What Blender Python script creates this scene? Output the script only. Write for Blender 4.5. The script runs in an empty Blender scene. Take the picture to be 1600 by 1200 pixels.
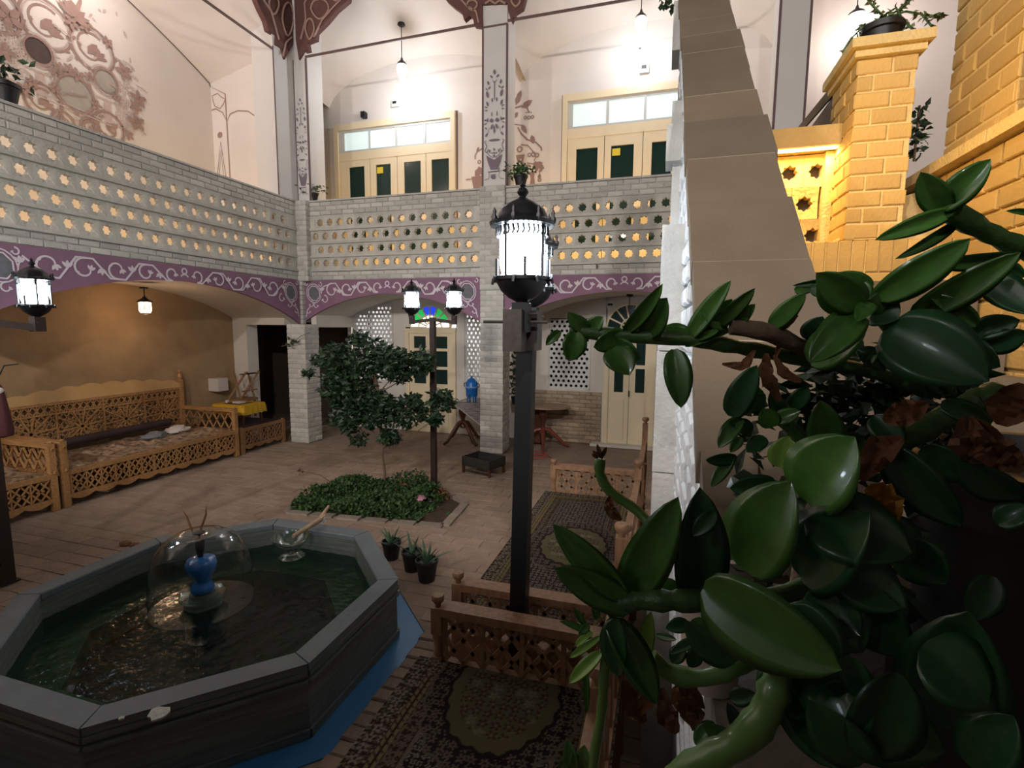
import bpy, bmesh, math, random
import numpy as np
from mathutils import Vector, Matrix
random.seed(7); rng = np.random.default_rng(5)
S = bpy.context.scene; COL = S.collection
PI = math.pi
# ------------------------------------------------------------------ camera, world, exposure
H = 2.35; FPX = 790.0
RW = np.array([[0.9572819520634617, -0.04041187404961666, 0.28631825769476527],
               [0.289042525689739, 0.10598225941957096, -0.9514316470620574],
               [0.008104480024325011, 0.9935464967097013, 0.11313565432441991]])
cd = bpy.data.cameras.new('camera'); cam = bpy.data.objects.new('camera', cd); COL.objects.link(cam)
cd.sensor_width = 36; cd.lens = FPX/1600*36; cd.clip_start = .02; cd.clip_end = 200
cam.matrix_world = Matrix.Translation((0, 0, H)) @ Matrix(RW.tolist()).to_4x4()
S.camera = cam
W = bpy.data.worlds.new('night'); S.world = W; W.use_nodes = True
W.node_tree.nodes['Background'].inputs[0].default_value = (.75, .62, .55, 1)
W.node_tree.nodes['Background'].inputs[1].default_value = .042
S.view_settings.view_transform = 'Standard'; S.view_settings.look = 'None'
S.view_settings.exposure = 0; S.view_settings.gamma = 1

def at(px, py, ax, val):
    """point where the sight line through a photograph pixel meets the plane axis = val"""
    d = RW @ np.array([(px-800)/FPX, -(py-600)/FPX, -1.0]); C = (0, 0, H)
    t = (val - C[ax])/d[ax]
    return Vector((t*d[0], t*d[1], H+t*d[2]))
def aX(px, py, v): return at(px, py, 0, v)
def aY(px, py, v): return at(px, py, 1, v)
def aZ(px, py, v): return at(px, py, 2, v)
V = Vector

def light(kind, name, loc, power, color, size=.05, rot=None, sy=None):
    l = bpy.data.lights.new(name, kind); l.energy = power; l.color = color
    if kind == 'AREA':
        l.size = size
        if sy: l.shape = 'RECTANGLE'; l.size_y = sy
    else: l.shadow_soft_size = size
    o = bpy.data.objects.new(name, l); o.location = loc
    if rot: o.rotation_euler = rot
    COL.objects.link(o); return o
COOL = (.86, .92, 1.0); WARM = (1, .62, .22); AMB = (1, .66, .34); ROSE = (1, .84, .78)
LB, LG = 1.0, 1.0
# bulbs of the upper gallery (glass drops hang round the back ones; the left pair is assumed, unseen)
for (x, y, z, p, c) in [(-5.24, 9.55, 6.95, 48, COOL), (-.62, 9.55, 7.28, 44, COOL), (2.95, 9.6, 7.2, 36, ROSE), (-8.0, 5.9, 7.6, 50, ROSE), (-8.0, 1.5, 7.4, 40, ROSE)]:
    light('POINT', 'gallery_bulb_light', (x, y, z), p, c, .09)
# assumed unseen warm LED strips at the foot of the gallery walls, behind the parapets
light('AREA', 'assumed_strip_light', (-5, 8.98, 3.62), 26, WARM, 3.8, (math.radians(105), 0, 0), .05)
light('AREA', 'assumed_strip_light', (-.7, 8.98, 3.62), 30, WARM, 4.0, (math.radians(105), 0, 0), .05)
light('AREA', 'assumed_strip_light', (-7.33, 6.1, 3.62), 26, WARM, .05, (0, math.radians(105), 0), 4.6)
# soft area fill added high over the court, no fixture there
light('AREA', 'court_fill_light', (-3.2, 4.6, 9.4), 10, ROSE, 5.5, (0, 0, 0), 5.5)
# strong unseen fill lights added behind the camera to brighten the far facade
for x in (-6.2, -2.2, 1.6): light('POINT', 'near_fill_light', (x, -4.6, 6.2), 1080, (1, .93, .88), .15)
# assumed unseen lamp, added up and left of the camera to brighten the leaves
light('POINT', 'assumed_lamp_light', (-.9, -.35, 2.95), 4.6, COOL, .10)
# warm beam strip, plus an assumed flood without fixture, on the right stair walls
light('AREA', 'stair_strip_light', (.80, 3.66, 3.435), 8, (1, .64, .22), .5, (0, 0, 0), .05)
light('AREA', 'assumed_flood_light', (.62, 2.75, 3.3), 9, (1, .63, .20), .5, (0, math.radians(-80), math.radians(20)), .5)
# room behind the pierced screens
light('POINT', 'back_room_light', (-5.3, 11.0, 2.3), 75, COOL, .2)

# ------------------------------------------------------------------ materials
MATS = {}
def mat(name, rgb, rough=.7, noise=0, nscale=8, rnd=0, island=False, bump=0, bscale=40, metal=0, emit=None, es=0, rgb2=None, spec=.5, coat=0, bands=None):
    if name in MATS: return MATS[name]
    m = bpy.data.materials.new(name); m.use_nodes = True; MATS[name] = m
    n = m.node_tree.nodes; L = m.node_tree.links; b = n['Principled BSDF']
    b.inputs['Base Color'].default_value = (*rgb, 1); b.inputs['Roughness'].default_value = rough
    b.inputs['Metallic'].default_value = metal; b.inputs['Specular IOR Level'].default_value = spec
    b.inputs['Coat Weight'].default_value = coat
    out = None
    if noise or rnd or rgb2:
        tc = n.new('ShaderNodeTexCoord'); last = None
        nz = n.new('ShaderNodeTexNoise'); nz.inputs['Scale'].default_value = nscale; nz.inputs['Detail'].default_value = 6
        if bands:
            mp = n.new('ShaderNodeMapping'); mp.inputs['Scale'].default_value = bands
            L.new(tc.outputs['Object'], mp.inputs[0]); L.new(mp.outputs[0], nz.inputs['Vector'])
        else: L.new(tc.outputs['Object'], nz.inputs['Vector'])
        mx = n.new('ShaderNodeMix'); mx.data_type = 'RGBA'
        c2 = rgb2 or tuple(c*.5 for c in rgb)
        mx.inputs[6].default_value = (*rgb, 1); mx.inputs[7].default_value = (*c2, 1)
        mr = n.new('ShaderNodeMapRange'); mr.inputs[1].default_value = .38; mr.inputs[2].default_value = .68
        mr.inputs[3].default_value = 0; mr.inputs[4].default_value = 1 if rgb2 else noise
        L.new(nz.outputs[0], mr.inputs[0]); L.new(mr.outputs[0], mx.inputs[0]); last = mx.outputs[2]
        if rnd:
            if island:
                g = n.new('ShaderNodeNewGeometry'); r = g.outputs['Random Per Island']
            else:
                g = n.new('ShaderNodeObjectInfo'); r = g.outputs['Random']
            hs = n.new('ShaderNodeHueSaturation'); m2 = n.new('ShaderNodeMapRange')
            m2.inputs[3].default_value = 1-rnd; m2.inputs[4].default_value = 1+rnd
            L.new(r, m2.inputs[0]); L.new(m2.outputs[0], hs.inputs['Value']); L.new(last, hs.inputs['Color']); last = hs.outputs[0]
        L.new(last, b.inputs['Base Color'])
    if bump:
        tc = n.new('ShaderNodeTexCoord'); nb = n.new('ShaderNodeTexNoise'); nb.inputs['Scale'].default_value = bscale; nb.inputs['Detail'].default_value = 5
        bp = n.new('ShaderNodeBump'); bp.inputs['Strength'].default_value = bump; bp.inputs['Distance'].default_value = .02
        L.new(tc.outputs['Object'], nb.inputs['Vector']); L.new(nb.outputs[0], bp.inputs['Height']); L.new(bp.outputs[0], b.inputs['Normal'])
    if emit:
        b.inputs['Emission Color'].default_value = (*emit, 1); b.inputs['Emission Strength'].default_value = es
    return m
def clear(name, tint, rough=.03, base=.04, bump=0, bscale=8, power=3.0, stretch=None):
    """thin clear sheet: mostly see-through, mirror-like at grazing angles"""
    m = bpy.data.materials.new(name); m.use_nodes = True; MATS[name] = m
    n = m.node_tree.nodes; L = m.node_tree.links; n.remove(n['Principled BSDF'])
    t = n.new('ShaderNodeBsdfTransparent'); t.inputs[0].default_value = (*tint, 1)
    g = n.new('ShaderNodeBsdfGlossy'); g.inputs['Roughness'].default_value = rough
    lw = n.new('ShaderNodeLayerWeight'); lw.inputs[0].default_value = .5
    pw = n.new('ShaderNodeMath'); pw.operation = 'POWER'; pw.inputs[1].default_value = power
    ad = n.new('ShaderNodeMath'); ad.operation = 'MULTIPLY_ADD'; ad.inputs[1].default_value = 1-base; ad.inputs[2].default_value = base
    mx = n.new('ShaderNodeMixShader')
    L.new(lw.outputs['Facing'], pw.inputs[0]); L.new(pw.outputs[0], ad.inputs[0]); L.new(ad.outputs[0], mx.inputs[0])
    L.new(t.outputs[0], mx.inputs[1]); L.new(g.outputs[0], mx.inputs[2]); L.new(mx.outputs[0], n['Material Output'].inputs[0])
    if bump:
        tc = n.new('ShaderNodeTexCoord'); nb = n.new('ShaderNodeTexNoise'); nb.inputs['Scale'].default_value = bscale; nb.inputs['Detail'].default_value = 3
        bp = n.new('ShaderNodeBump'); bp.inputs['Strength'].default_value = bump; bp.inputs['Distance'].default_value = .03
        L.new(tc.outputs['Object'], nb.inputs['Vector']); L.new(nb.outputs[0], bp.inputs['Height'])
        L.new(bp.outputs[0], g.inputs['Normal']); L.new(bp.outputs[0], lw.inputs['Normal'])
    return m
def vcol(name, rough=.9, bump=.3):
    m = bpy.data.materials.new(name); m.use_nodes = True
    n = m.node_tree.nodes; L = m.node_tree.links
    a = n.new('ShaderNodeAttribute'); a.attribute_name = 'weave'; L.new(a.outputs['Color'], n['Principled BSDF'].inputs['Base Color'])
    n['Principled BSDF'].inputs['Roughness'].default_value = rough; n['Principled BSDF'].inputs['Specular IOR Level'].default_value = .15
    tc = n.new('ShaderNodeTexCoord'); nb = n.new('ShaderNodeTexNoise'); nb.inputs['Scale'].default_value = 220
    bp = n.new('ShaderNodeBump'); bp.inputs['Strength'].default_value = bump; bp.inputs['Distance'].default_value = .01
    L.new(tc.outputs['Object'], nb.inputs['Vector']); L.new(nb.outputs[0], bp.inputs['Height']); L.new(bp.outputs[0], n['Principled BSDF'].inputs['Normal'])
    return m
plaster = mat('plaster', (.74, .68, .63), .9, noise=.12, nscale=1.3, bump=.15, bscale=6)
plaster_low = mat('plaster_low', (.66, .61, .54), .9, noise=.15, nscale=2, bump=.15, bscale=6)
colm = mat('column_plaster', (.70, .67, .64), .9, noise=.1, nscale=2)
greybrick = mat('grey_brick', (.55, .53, .475), .92, noise=.35, nscale=9, rnd=.17, bump=.5, bscale=45)
greymort = mat('pale_mortar', (.52, .50, .46), .95, noise=.25, nscale=12, bump=.4, bscale=50)
lattm = mat('lattice_clay', (.54, .52, .46), .92, noise=.3, nscale=7, rnd=.10, bump=.4, bscale=40)
tanbrick = mat('tan_brick', (.56, .365, .125), .9, noise=.25, nscale=6, rnd=.15, bump=.3, bscale=50)
tanmort = mat('tan_mortar', (.70, .52, .23), .95, noise=.2, nscale=14, bump=.5, bscale=60)
paver = mat('paver', (.30, .215, .155), .88, noise=.35, nscale=5, rnd=.13, bump=.5, bscale=30)
paver_far = mat('paver_far', (.30, .215, .155), .88, noise=.35, nscale=5, rnd=.13, island=True, bump=.5, bscale=30)
grout = mat('grout', (.29, .21, .155), .95, noise=.4, nscale=6, bump=.5, bscale=20)
strawmud = mat('straw_mud', (.38, .25, .13), .95, noise=.35, nscale=3, bump=.6, bscale=60)
purple = mat('purple_paint', (.25, .13, .195), .85, noise=.2, nscale=3)
vinem = mat('white_vine_paint', (.66, .58, .62), .85)
greyoct = mat('grey_medallion_paint', (.16, .16, .17), .9, noise=.5, nscale=15)
mural = mat('brown_mural_paint', (.36, .24, .205), .9, noise=.3, nscale=8)
muraldk = mat('dark_mural_paint', (.10, .07, .065), .9, noise=.4, nscale=15)
muralgr = mat('grey_mural_paint', (.40, .37, .33), .9, noise=.2, nscale=6)
muralpk = mat('faded_mural_paint', (.56, .45, .41), .9, noise=.3, nscale=8)
capm = mat('capital_brown', (.145, .065, .055), .85, noise=.3, nscale=8)
caplt = mat('capital_tan_relief', (.42, .27, .22), .85)
linem = mat('dark_line_paint', (.15, .10, .10), .8)
cream = mat('cream_door_paint', (.78, .66, .45), .45, noise=.08, nscale=4)
greeng = mat('green_curtain_glass', (.012, .035, .03), .12, noise=.4, nscale=3, bands=(40, 1, 1))
iron = mat('black_iron', (.010, .011, .013), .42, noise=.3, nscale=20, metal=.3)
brownpole = mat('brown_painted_steel', (.035, .02, .016), .45, noise=.3, nscale=12)
bracket = mat('dull_metal_bracket', (.10, .085, .08), .35, noise=.5, nscale=30, metal=.6)
globe = mat('lit_frosted_glass', (.9, .9, .9), .3, emit=(.80, .91, 1.0), es=44)
bulbm = mat('lit_drop_glass', (.9, .9, .9), .3, emit=(1, .96, .95), es=14)
warmglobe = mat('lit_warm_glass', (.9, .8, .7), .3, emit=(1, .62, .36), es=9)
ledm = mat('lit_warm_strip', (.9, .8, .6), .3, emit=(1, .66, .22), es=14)
panem = mat('lit_window_pane', (.7, .8, .8), .1, emit=(.70, .88, .86), es=.5)
panedim = mat('lit_window_pane_dim', (.7, .8, .8), .1, emit=(.72, .74, .72), es=.32)
wood = mat('honey_wood', (.42, .22, .085), .5, rgb2=(.29, .14, .05), nscale=3, bands=(2, 14, 14), bump=.1)
wood2 = mat('brown_wood', (.30, .15, .065), .55, rgb2=(.18, .085, .035), nscale=3, bands=(2, 14, 14), bump=.1)
darkwood = mat('dark_varnished_wood', (.10, .035, .018), .3, rgb2=(.05, .018, .01), nscale=4)
stonep = mat('dark_pool_stone', (.13, .145, .13), .5, noise=.75, nscale=3, bump=.25, bscale=25, bands=(1, 1, 22))
stoner = mat('pool_rim_stone', (.12, .14, .15), .55, noise=.35, nscale=6, bump=.2, bscale=25)
stoneg = mat('green_pool_stone', (.07, .15, .09), .5, noise=.6, nscale=4)
bluep = mat('blue_channel_paint', (.035, .17, .36), .45, noise=.15, nscale=5)
bluegl = mat('blue_glaze', (.012, .14, .42), .12, noise=.3, nscale=6, coat=.5)
bluemt = mat('blue_enamel', (.012, .13, .42), .25)
coping = mat('coping_stone', (.165, .125, .085), .9, noise=.35, nscale=3, rnd=.12, bump=.2, bscale=120)
whitew = mat('whitewashed_brick', (.64, .66, .68), .85, noise=.45, nscale=8, rnd=.08, bump=.8, bscale=25)
pierm = mat('pale_pier_block', (.56, .55, .52), .9, noise=.3, nscale=7, rnd=.06, bump=.5, bscale=30)
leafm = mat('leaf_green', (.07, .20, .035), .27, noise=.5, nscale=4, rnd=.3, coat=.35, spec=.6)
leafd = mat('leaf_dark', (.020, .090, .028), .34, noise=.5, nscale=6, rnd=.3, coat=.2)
leafl = mat('leaf_lime', (.24, .42, .08), .35, noise=.3, nscale=8, rnd=.2, coat=.2)
leafb = mat('leaf_dry', (.19, .075, .030), .8, noise=.5, nscale=12, rnd=.25, bump=.6, bscale=25)
leafo = mat('leaf_orange', (.50, .22, .02), .6, noise=.4, nscale=9)
stemm = mat('plant_stem', (.045, .11, .024), .45, noise=.6, nscale=9, bump=.3, bscale=40)
bush = mat('bush_leaf', (.020, .048, .018), .5, noise=.4, nscale=6, rnd=.45, island=True)
herb = mat('herb_leaf', (.030, .075, .015), .6, noise=.4, nscale=6, rnd=.45, island=True)
bark = mat('bark', (.17, .11, .07), .9, noise=.5, nscale=15, bump=.6, bscale=30)
soil = mat('soil', (.06, .035, .02), .95, noise=.5, nscale=10, bump=.8, bscale=25)
blackpl = mat('black_plastic', (.008, .008, .009), .45)
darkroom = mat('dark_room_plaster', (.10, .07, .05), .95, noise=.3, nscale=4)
whitep = mat('white_card', (.60, .54, .50), .7)
yellowc = mat('yellow_cloth', (.62, .36, .015), .8, noise=.25, nscale=8)
redcl = mat('maroon_cloth', (.06, .007, .009), .75, noise=.4, nscale=8)
rod = mat('tie_rod_steel', (.16, .10, .09), .6, metal=.2)
lime = mat('lime_crust', (.48, .47, .42), .9, noise=.4, nscale=20, bump=.8)
ashm = mat('grey_steel_tray', (.045, .045, .04), .5, noise=.5, nscale=12, metal=.4)
pinkf = mat('pink_petal', (.50, .22, .30), .6, noise=.3, nscale=20)
redf = mat('crimson_petal', (.10, .012, .02), .6)
yellowst = mat('yellow_sticker', (.75, .58, .03), .6)
terra = mat('pale_pot', (.50, .42, .36), .85, noise=.4, nscale=12)
gblue = mat('blue_stained_glass', (.02, .05, .6), .2, emit=(.02, .07, .9), es=.8)
ggreen = mat('green_stained_glass', (.02, .4, .08), .2, emit=(.02, .50, .12), es=.7)
gwhite = mat('bright_clear_glass', (.8, .8, .8), .2, emit=(1, .93, .88), es=2.2)
whitetrim = mat('grey_white_trim', (.55, .55, .53), .5)
plasticf = mat('glossy_plastic_cover', (.44, .31, .20), .3, rgb2=(.09, .05, .04), nscale=16, bump=1.0, bscale=22, coat=.4)
waterm = clear('pool_water', (.30, .46, .37), .04, .02, bump=.4, bscale=16, power=5)
bellm = clear('falling_water_film', (.95, .97, .96), .12, .035, bump=.2, bscale=9, power=3.2)
glassm = clear('clear_glass', (.80, .88, .84), .05, .08, power=2.5)

# ------------------------------------------------------------------ mesh builder
def worldloc(o):
    v = V((0, 0, 0))
    while o: v += V(o.location); o = o.parent
    return v
class MB:
    def __init__(s): s.v = []; s.f = []
    def add(s, vs, fs):
        k = len(s.v); s.v += [tuple(p) for p in vs]; s.f += [tuple(i+k for i in f) for f in fs]; return s
    def box(s, x0, x1, y0, y1, z0, z1):
        return s.add([(x, y, z) for z in (z0, z1) for y in (y0, y1) for x in (x0, x1)],
                     [(0, 2, 3, 1), (4, 5, 7, 6), (0, 1, 5, 4), (2, 6, 7, 3), (0, 4, 6, 2), (1, 3, 7, 5)])
    def bar(s, a, b, w, h=None, up=(0, 0, 1)):
        a = V(a); b = V(b); h = h or w; d = (b-a).normalized(); u = V(up)
        if abs(d.dot(u)) > .98: u = V((1, 0, 0)) if abs(d.x) < .9 else V((0, 1, 0))
        r = d.cross(u).normalized(); u = r.cross(d)
        c = [(-1, -1), (1, -1), (1, 1), (-1, 1)]
        return s.add([p + r*(i*w/2) + u*(j*h/2) for p in (a, b) for i, j in c],
                     [(3, 2, 1, 0), (4, 5, 6, 7), (0, 1, 5, 4), (1, 2, 6, 5), (2, 3, 7, 6), (3, 0, 4, 7)])
    def tube(s, pts, rs, n=8, cap=True):
        pts = [V(p) for p in pts]; m = len(pts)
        if not hasattr(rs, '__len__'): rs = [rs]*m
        k = len(s.v); prev = None
        for i, p in enumerate(pts):
            d = (pts[min(i+1, m-1)]-pts[max(i-1, 0)]).normalized()
            if prev is None: u = d.cross(V((0, 0, 1)) if abs(d.z) < .9 else V((1, 0, 0))).normalized()
            else: u = (prev - d*prev.dot(d)).normalized()
            prev = u; w = d.cross(u)
            s.v += [tuple(p + (u*math.cos(2*PI*j/n)+w*math.sin(2*PI*j/n))*rs[i]) for j in range(n)]
        for i in range(m-1):
            for j in range(n):
                a = k+i*n+j; b = k+i*n+(j+1) % n; s.f.append((a, b, b+n, a+n))
        if cap: s.f.append(tuple(k+j for j in range(n))[::-1]); s.f.append(tuple(k+(m-1)*n+j for j in range(n)))
        return s
    def lathe(s, c, prof, n=16, sx=1, sy=1):
        k = len(s.v)
        for r, z in prof: s.v += [(c[0]+sx*r*math.cos(2*PI*j/n), c[1]+sy*r*math.sin(2*PI*j/n), c[2]+z) for j in range(n)]
        for i in range(len(prof)-1):
            for j in range(n):
                a = k+i*n+j; b = k+i*n+(j+1) % n; s.f.append((a, b, b+n, a+n))
        if prof[0][0] > 0: s.f.append(tuple(k+j for j in range(n))[::-1])
        if prof[-1][0] > 0: s.f.append(tuple(k+(len(prof)-1)*n+j for j in range(n)))
        return s
    def prism(s, pts, d):
        """polygon pts (3D) pushed along vector d"""
        n = len(pts); pts = [V(p) for p in pts]; d = V(d)
        return s.add(pts+[p+d for p in pts], [tuple(range(n))[::-1], tuple(range(n, 2*n))] + [(i, (i+1) % n, (i+1) % n+n, i+n) for i in range(n)])
    def build(s, name, m, parent=None, smooth=False, mods=None):
        me = bpy.data.meshes.new(name)
        off = worldloc(parent) if parent else V((0, 0, 0))
        me.from_pydata([(p[0]-off.x, p[1]-off.y, p[2]-off.z) for p in s.v], [], s.f)
        me.materials.append(m)
        bm = bmesh.new(); bm.from_mesh(me); bmesh.ops.recalc_face_normals(bm, faces=bm.faces); bm.to_mesh(me); bm.free()
        if smooth:
            me.polygons.foreach_set('use_smooth', [True]*len(me.polygons))
            try: me.set_sharp_from_angle(angle=math.radians(50))
            except Exception: pass
        o = bpy.data.objects.new(name, me); COL.objects.link(o)
        if parent: o.parent = parent
        return o
def tag(o, label=None, cat=None, group=None, kind=None):
    if label: o['label'] = label
    if cat: o['category'] = cat
    if group: o['group'] = group
    if kind: o['kind'] = kind
    return o
def thing(name, loc, label, cat, group=None):
    o = bpy.data.objects.new(name, None); o.empty_display_size = .1; COL.objects.link(o); o.location = loc
    return tag(o, label, cat, group)
def struct(o): o['kind'] = 'structure'; return o
def sroot(name, loc=(0, 0, 0)):
    o = bpy.data.objects.new(name, None); COL.objects.link(o); o.location = loc; o['kind'] = 'structure'; return o
def inst(me, name, parent, loc, rot=None, scale=None):
    o = bpy.data.objects.new(name, me); COL.objects.link(o)
    if parent: o.parent = parent; loc = V(loc)-worldloc(parent)
    o.location = loc
    if rot is not None: o.rotation_euler = rot
    if scale is not None: o.scale = scale
    return o
def kids(o): return [c for c in bpy.data.objects if c.parent == o]
def copy_tree(o, parent=None):
    c = o.copy(); COL.objects.link(c); c.parent = parent
    for ch in KID.get(o.name, []): copy_tree(ch, c)
    return c
KID = {}
def index_kids():
    KID.clear()
    for c in bpy.data.objects:
        if c.parent: KID.setdefault(c.parent.name, []).append(c)

# ---- brick: unit box centred in u and v, face at y=0 (outward -Y), small chamfer
def brick_mesh(name, m, L, h, d, ch=.006):
    me = bpy.data.meshes.new(name); a, b = L/2, h/2
    vs = [(-a+ch, 0, -b+ch), (a-ch, 0, -b+ch), (a-ch, 0, b-ch), (-a+ch, 0, b-ch), (-a, ch, -b), (a, ch, -b), (a, ch, b), (-a, ch, b), (-a, d, -b), (a, d, -b), (a, d, b), (-a, d, b)]
    fs = [(0, 1, 2, 3)]
    for k in (0, 4):
        for i in range(4): j = (i+1) % 4; fs.append((k+i, k+4+i, k+4+j, k+j))
    me.from_pydata(vs, [], fs); me.materials.append(m); return me
BR = {}
def bricks(parent, o, ang, width, z0, z1, m, L=.23, h=.085, gap=.015, d=.05, jit=.006, zrow=True, cap=300, bond=True, name='brick', soldier=False):
    """brick facing on a vertical face: o = left-bottom corner seen from outside, ang = rotation about Z (0 faces -Y)"""
    key = (m.name, L, h, d); me = BR.get(key) or BR.setdefault(key, brick_mesh('brick', m, L, h, d))
    u = V((math.cos(ang), math.sin(ang), 0)); nrm = V((math.sin(ang), -math.cos(ang), 0))
    rows = max(1, round((z1-z0)/(h+gap))); rh = (z1-z0)/rows; c = 0; q = L+gap
    for r in range(rows):
        x = -(q/2 if (bond and r % 2) else 0)
        while x < width-.02:
            a = max(x, 0); b = min(x+L, width)
            if b-a > .03:
                j = random.uniform(0, jit); p = V(o)+u*((a+b)/2)+nrm*j; p.z = z0+rh*(r+.5)
                inst(me, name, parent, p, (0, 0, ang+random.uniform(-.006, .006)), ((b-a)/L, 1, (rh-gap)/h)); c += 1
            x += q
    return c
# arch profile measured on the facade: t = distance from the springing / half span
AT = [0, .03, .08, .14, .21, .33, .47, .62, .77, .9, 1.0]; AZ = [0, .08, .18, .29, .41, .58, .735, .86, .945, .985, 1]
def archz(u, c, half, zs, rise):
    t = max(0, 1-abs(u-c)/half); return zs+rise*float(np.interp(t, AT, AZ))
# ------------------------------------------------------------------ flat paint on walls
class Paint:
    def __init__(s, o, u, v, n, off=.004): s.o = V(o); s.u = V(u); s.v = V(v); s.n = V(n)*off; s.mb = MB(); s.dn = V(n).normalized()*.00012
    def P(s, a, b): return s.o+s.u*a+s.v*b+s.n
    def poly(s, pts): s.n = s.n+s.dn; s.mb.add([s.P(*p) for p in pts], [tuple(range(len(pts)))]); return s
    def disc(s, c, rx, ry=None, rot=0, n=16):
        ry = ry or rx; ca, sa = math.cos(rot), math.sin(rot)
        return s.poly([(c[0]+ca*rx*math.cos(t)-sa*ry*math.sin(t), c[1]+sa*rx*math.cos(t)+ca*ry*math.sin(t)) for t in [2*PI*i/n for i in range(n)]])
    def leaf(s, c, L, w, ang):
        ca, sa = math.cos(ang), math.sin(ang)
        return s.poly([(c[0]+ca*x-sa*y, c[1]+sa*x+ca*y) for x, y in ((-L/2, 0), (-L*.15, -w/2), (L*.25, -w*.4), (L/2, 0), (L*.25, w*.4), (-L*.15, w/2))])
    def rib(s, pts, w, closed=False):
        n = len(pts); ws = w if hasattr(w, '__len__') else [w]*n; L = []; R = []
        for i, p in enumerate(pts):
            a = pts[(i-1) % n] if closed else pts[max(i-1, 0)]; b = pts[(i+1) % n] if closed else pts[min(i+1, n-1)]
            dx, dy = b[0]-a[0], b[1]-a[1]; q = math.hypot(dx, dy) or 1; dx /= q; dy /= q
            L.append((p[0]-dy*ws[i]/2, p[1]+dx*ws[i]/2)); R.append((p[0]+dy*ws[i]/2, p[1]-dx*ws[i]/2))
        s.n = s.n+s.dn; vs = [s.P(*p) for p in L+R]; m = n if closed else n-1
        s.mb.add(vs, [(i, (i+1) % n, n+(i+1) % n, n+i) for i in range(m)]); return s
    def ring(s, c, rx, w, ry=None, rot=0, n=28, a0=0, a1=2*PI):
        ry = ry or rx; ca, sa = math.cos(rot), math.sin(rot); full = abs(a1-a0-2*PI) < 1e-6
        pts = [(c[0]+ca*rx*math.cos(t)-sa*ry*math.sin(t), c[1]+sa*rx*math.cos(t)+ca*ry*math.sin(t)) for t in [a0+(a1-a0)*i/n for i in range(n if full else n+1)]]
        return s.rib(pts, w, full)
    def tref(s, c, ang, r):
        for k in (-.75, 0, .75): s.leaf((c[0]+r*.5*math.cos(ang+k), c[1]+r*.5*math.sin(ang+k)), r*1.1, r*.5, ang+k)
        return s
    def spiral(s, c, r, a0, sweep, w, leaf=True, end=.5, n=18):
        pts = []
        for i in range(n+1):
            t = i/n; a = a0+sweep*t; q = r*(1-(1-end)*t*t); pts.append((c[0]+q*math.cos(a), c[1]+q*math.sin(a)))
        s.rib(pts, [w*(1-.3*i/n) for i in range(n+1)])
        if leaf:
            e = pts[-1]; d = a0+sweep+(PI/2 if sweep > 0 else -PI/2); s.tref(e, d, r*.55)
            m = pts[n//2]; s.tref(m, math.atan2(c[1]-m[1], c[0]-m[0]), r*.2)
        return s
    def build(s, name, m, parent=None): return s.mb.build(name, m, parent)

# ================================================================== FLOOR
PC = V((-3.07, 2.72, 0)); C8 = math.cos(PI/8)
def octo(ap, z=0, c=PC): r = ap/C8; return [V((c.x+r*math.cos(PI/8+k*PI/4), c.y+r*math.sin(PI/8+k*PI/4), z)) for k in range(8)]
BED = [V((-2.45, 5.30, 0)), V((-2.51, 6.06, 0)), V((-3.30, 6.62, 0)), V((-4.62, 6.1, 0)), V((-4.45, 5.12, 0))]
def inside(p, poly):
    c = False; n = len(poly)
    for i in range(n):
        a, b = poly[i], poly[(i+1) % n]
        if (a.y > p.y) != (b.y > p.y) and p.x < (b.x-a.x)*(p.y-a.y)/(b.y-a.y)+a.x: c = not c
    return c
fl = MB(); fl.box(-14, 6, -4, 13, -.6, -.010).build('floor', grout); floor = bpy.data.objects['floor']; struct(floor)
oc = octo(1.40)
cand = []
pl, pw = .33, .175
for r in range(int((8.55-.4)/pw)):
    y = .4+r*pw
    for c in range(-26, 6):
        x = c*pl+(pl/2 if r % 2 else 0)
        if not (-8.3 < x < 1.2): continue
        cs = [V((x+i*pl/2, y+j*pw/2, 0)) for i in (-1, 1) for j in (-1, 1)]+[V((x, y, 0))]
        if any(inside(q, oc) for q in cs) or any(inside(q, BED) for q in cs): continue
        if -1.70 < x+pl/2 and x-pl/2 < -1.40 and .9 < y < 3.35: continue
        cand.append((x, y))
def seen(x, y):
    d = V((x, y, -H)); zc = -(d.x*RW[0][2]+d.y*RW[1][2]+d.z*RW[2][2])
    if zc <= .3: return 0
    px = 800+FPX*(d.x*RW[0][0]+d.y*RW[1][0]+d.z*RW[2][0])/zc; py = 600-FPX*(d.x*RW[0][1]+d.y*RW[1][1]+d.z*RW[2][1])/zc
    if not (-20 < px < 1060 and py < 1230): return 0
    if x > -1.15 and y < 5.3: return 0
    return 1/zc
cand.sort(key=lambda p: -seen(*p))
stone_me = bpy.data.meshes.new('paving_stone')
vs = []; 
for z, s in ((0, .955), (-.007, 1.0), (-.05, 1.0)):
    vs += [(a*pl/2*s*.985, b*pw/2*s*.975, z) for a, b in ((-1, -1), (1, -1), (1, 1), (-1, 1))]
stone_me.from_pydata(vs, [], [(0, 1, 2, 3)]+[(k+i, k+(i+1) % 4, k+4+(i+1) % 4, k+4+i) for k in (0, 4) for i in range(4)])
bm = bmesh.new(); bm.from_mesh(stone_me); bmesh.ops.recalc_face_normals(bm, faces=bm.faces); bm.to_mesh(stone_me); bm.free()
stone_me.materials.append(paver)
far = MB()
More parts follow.
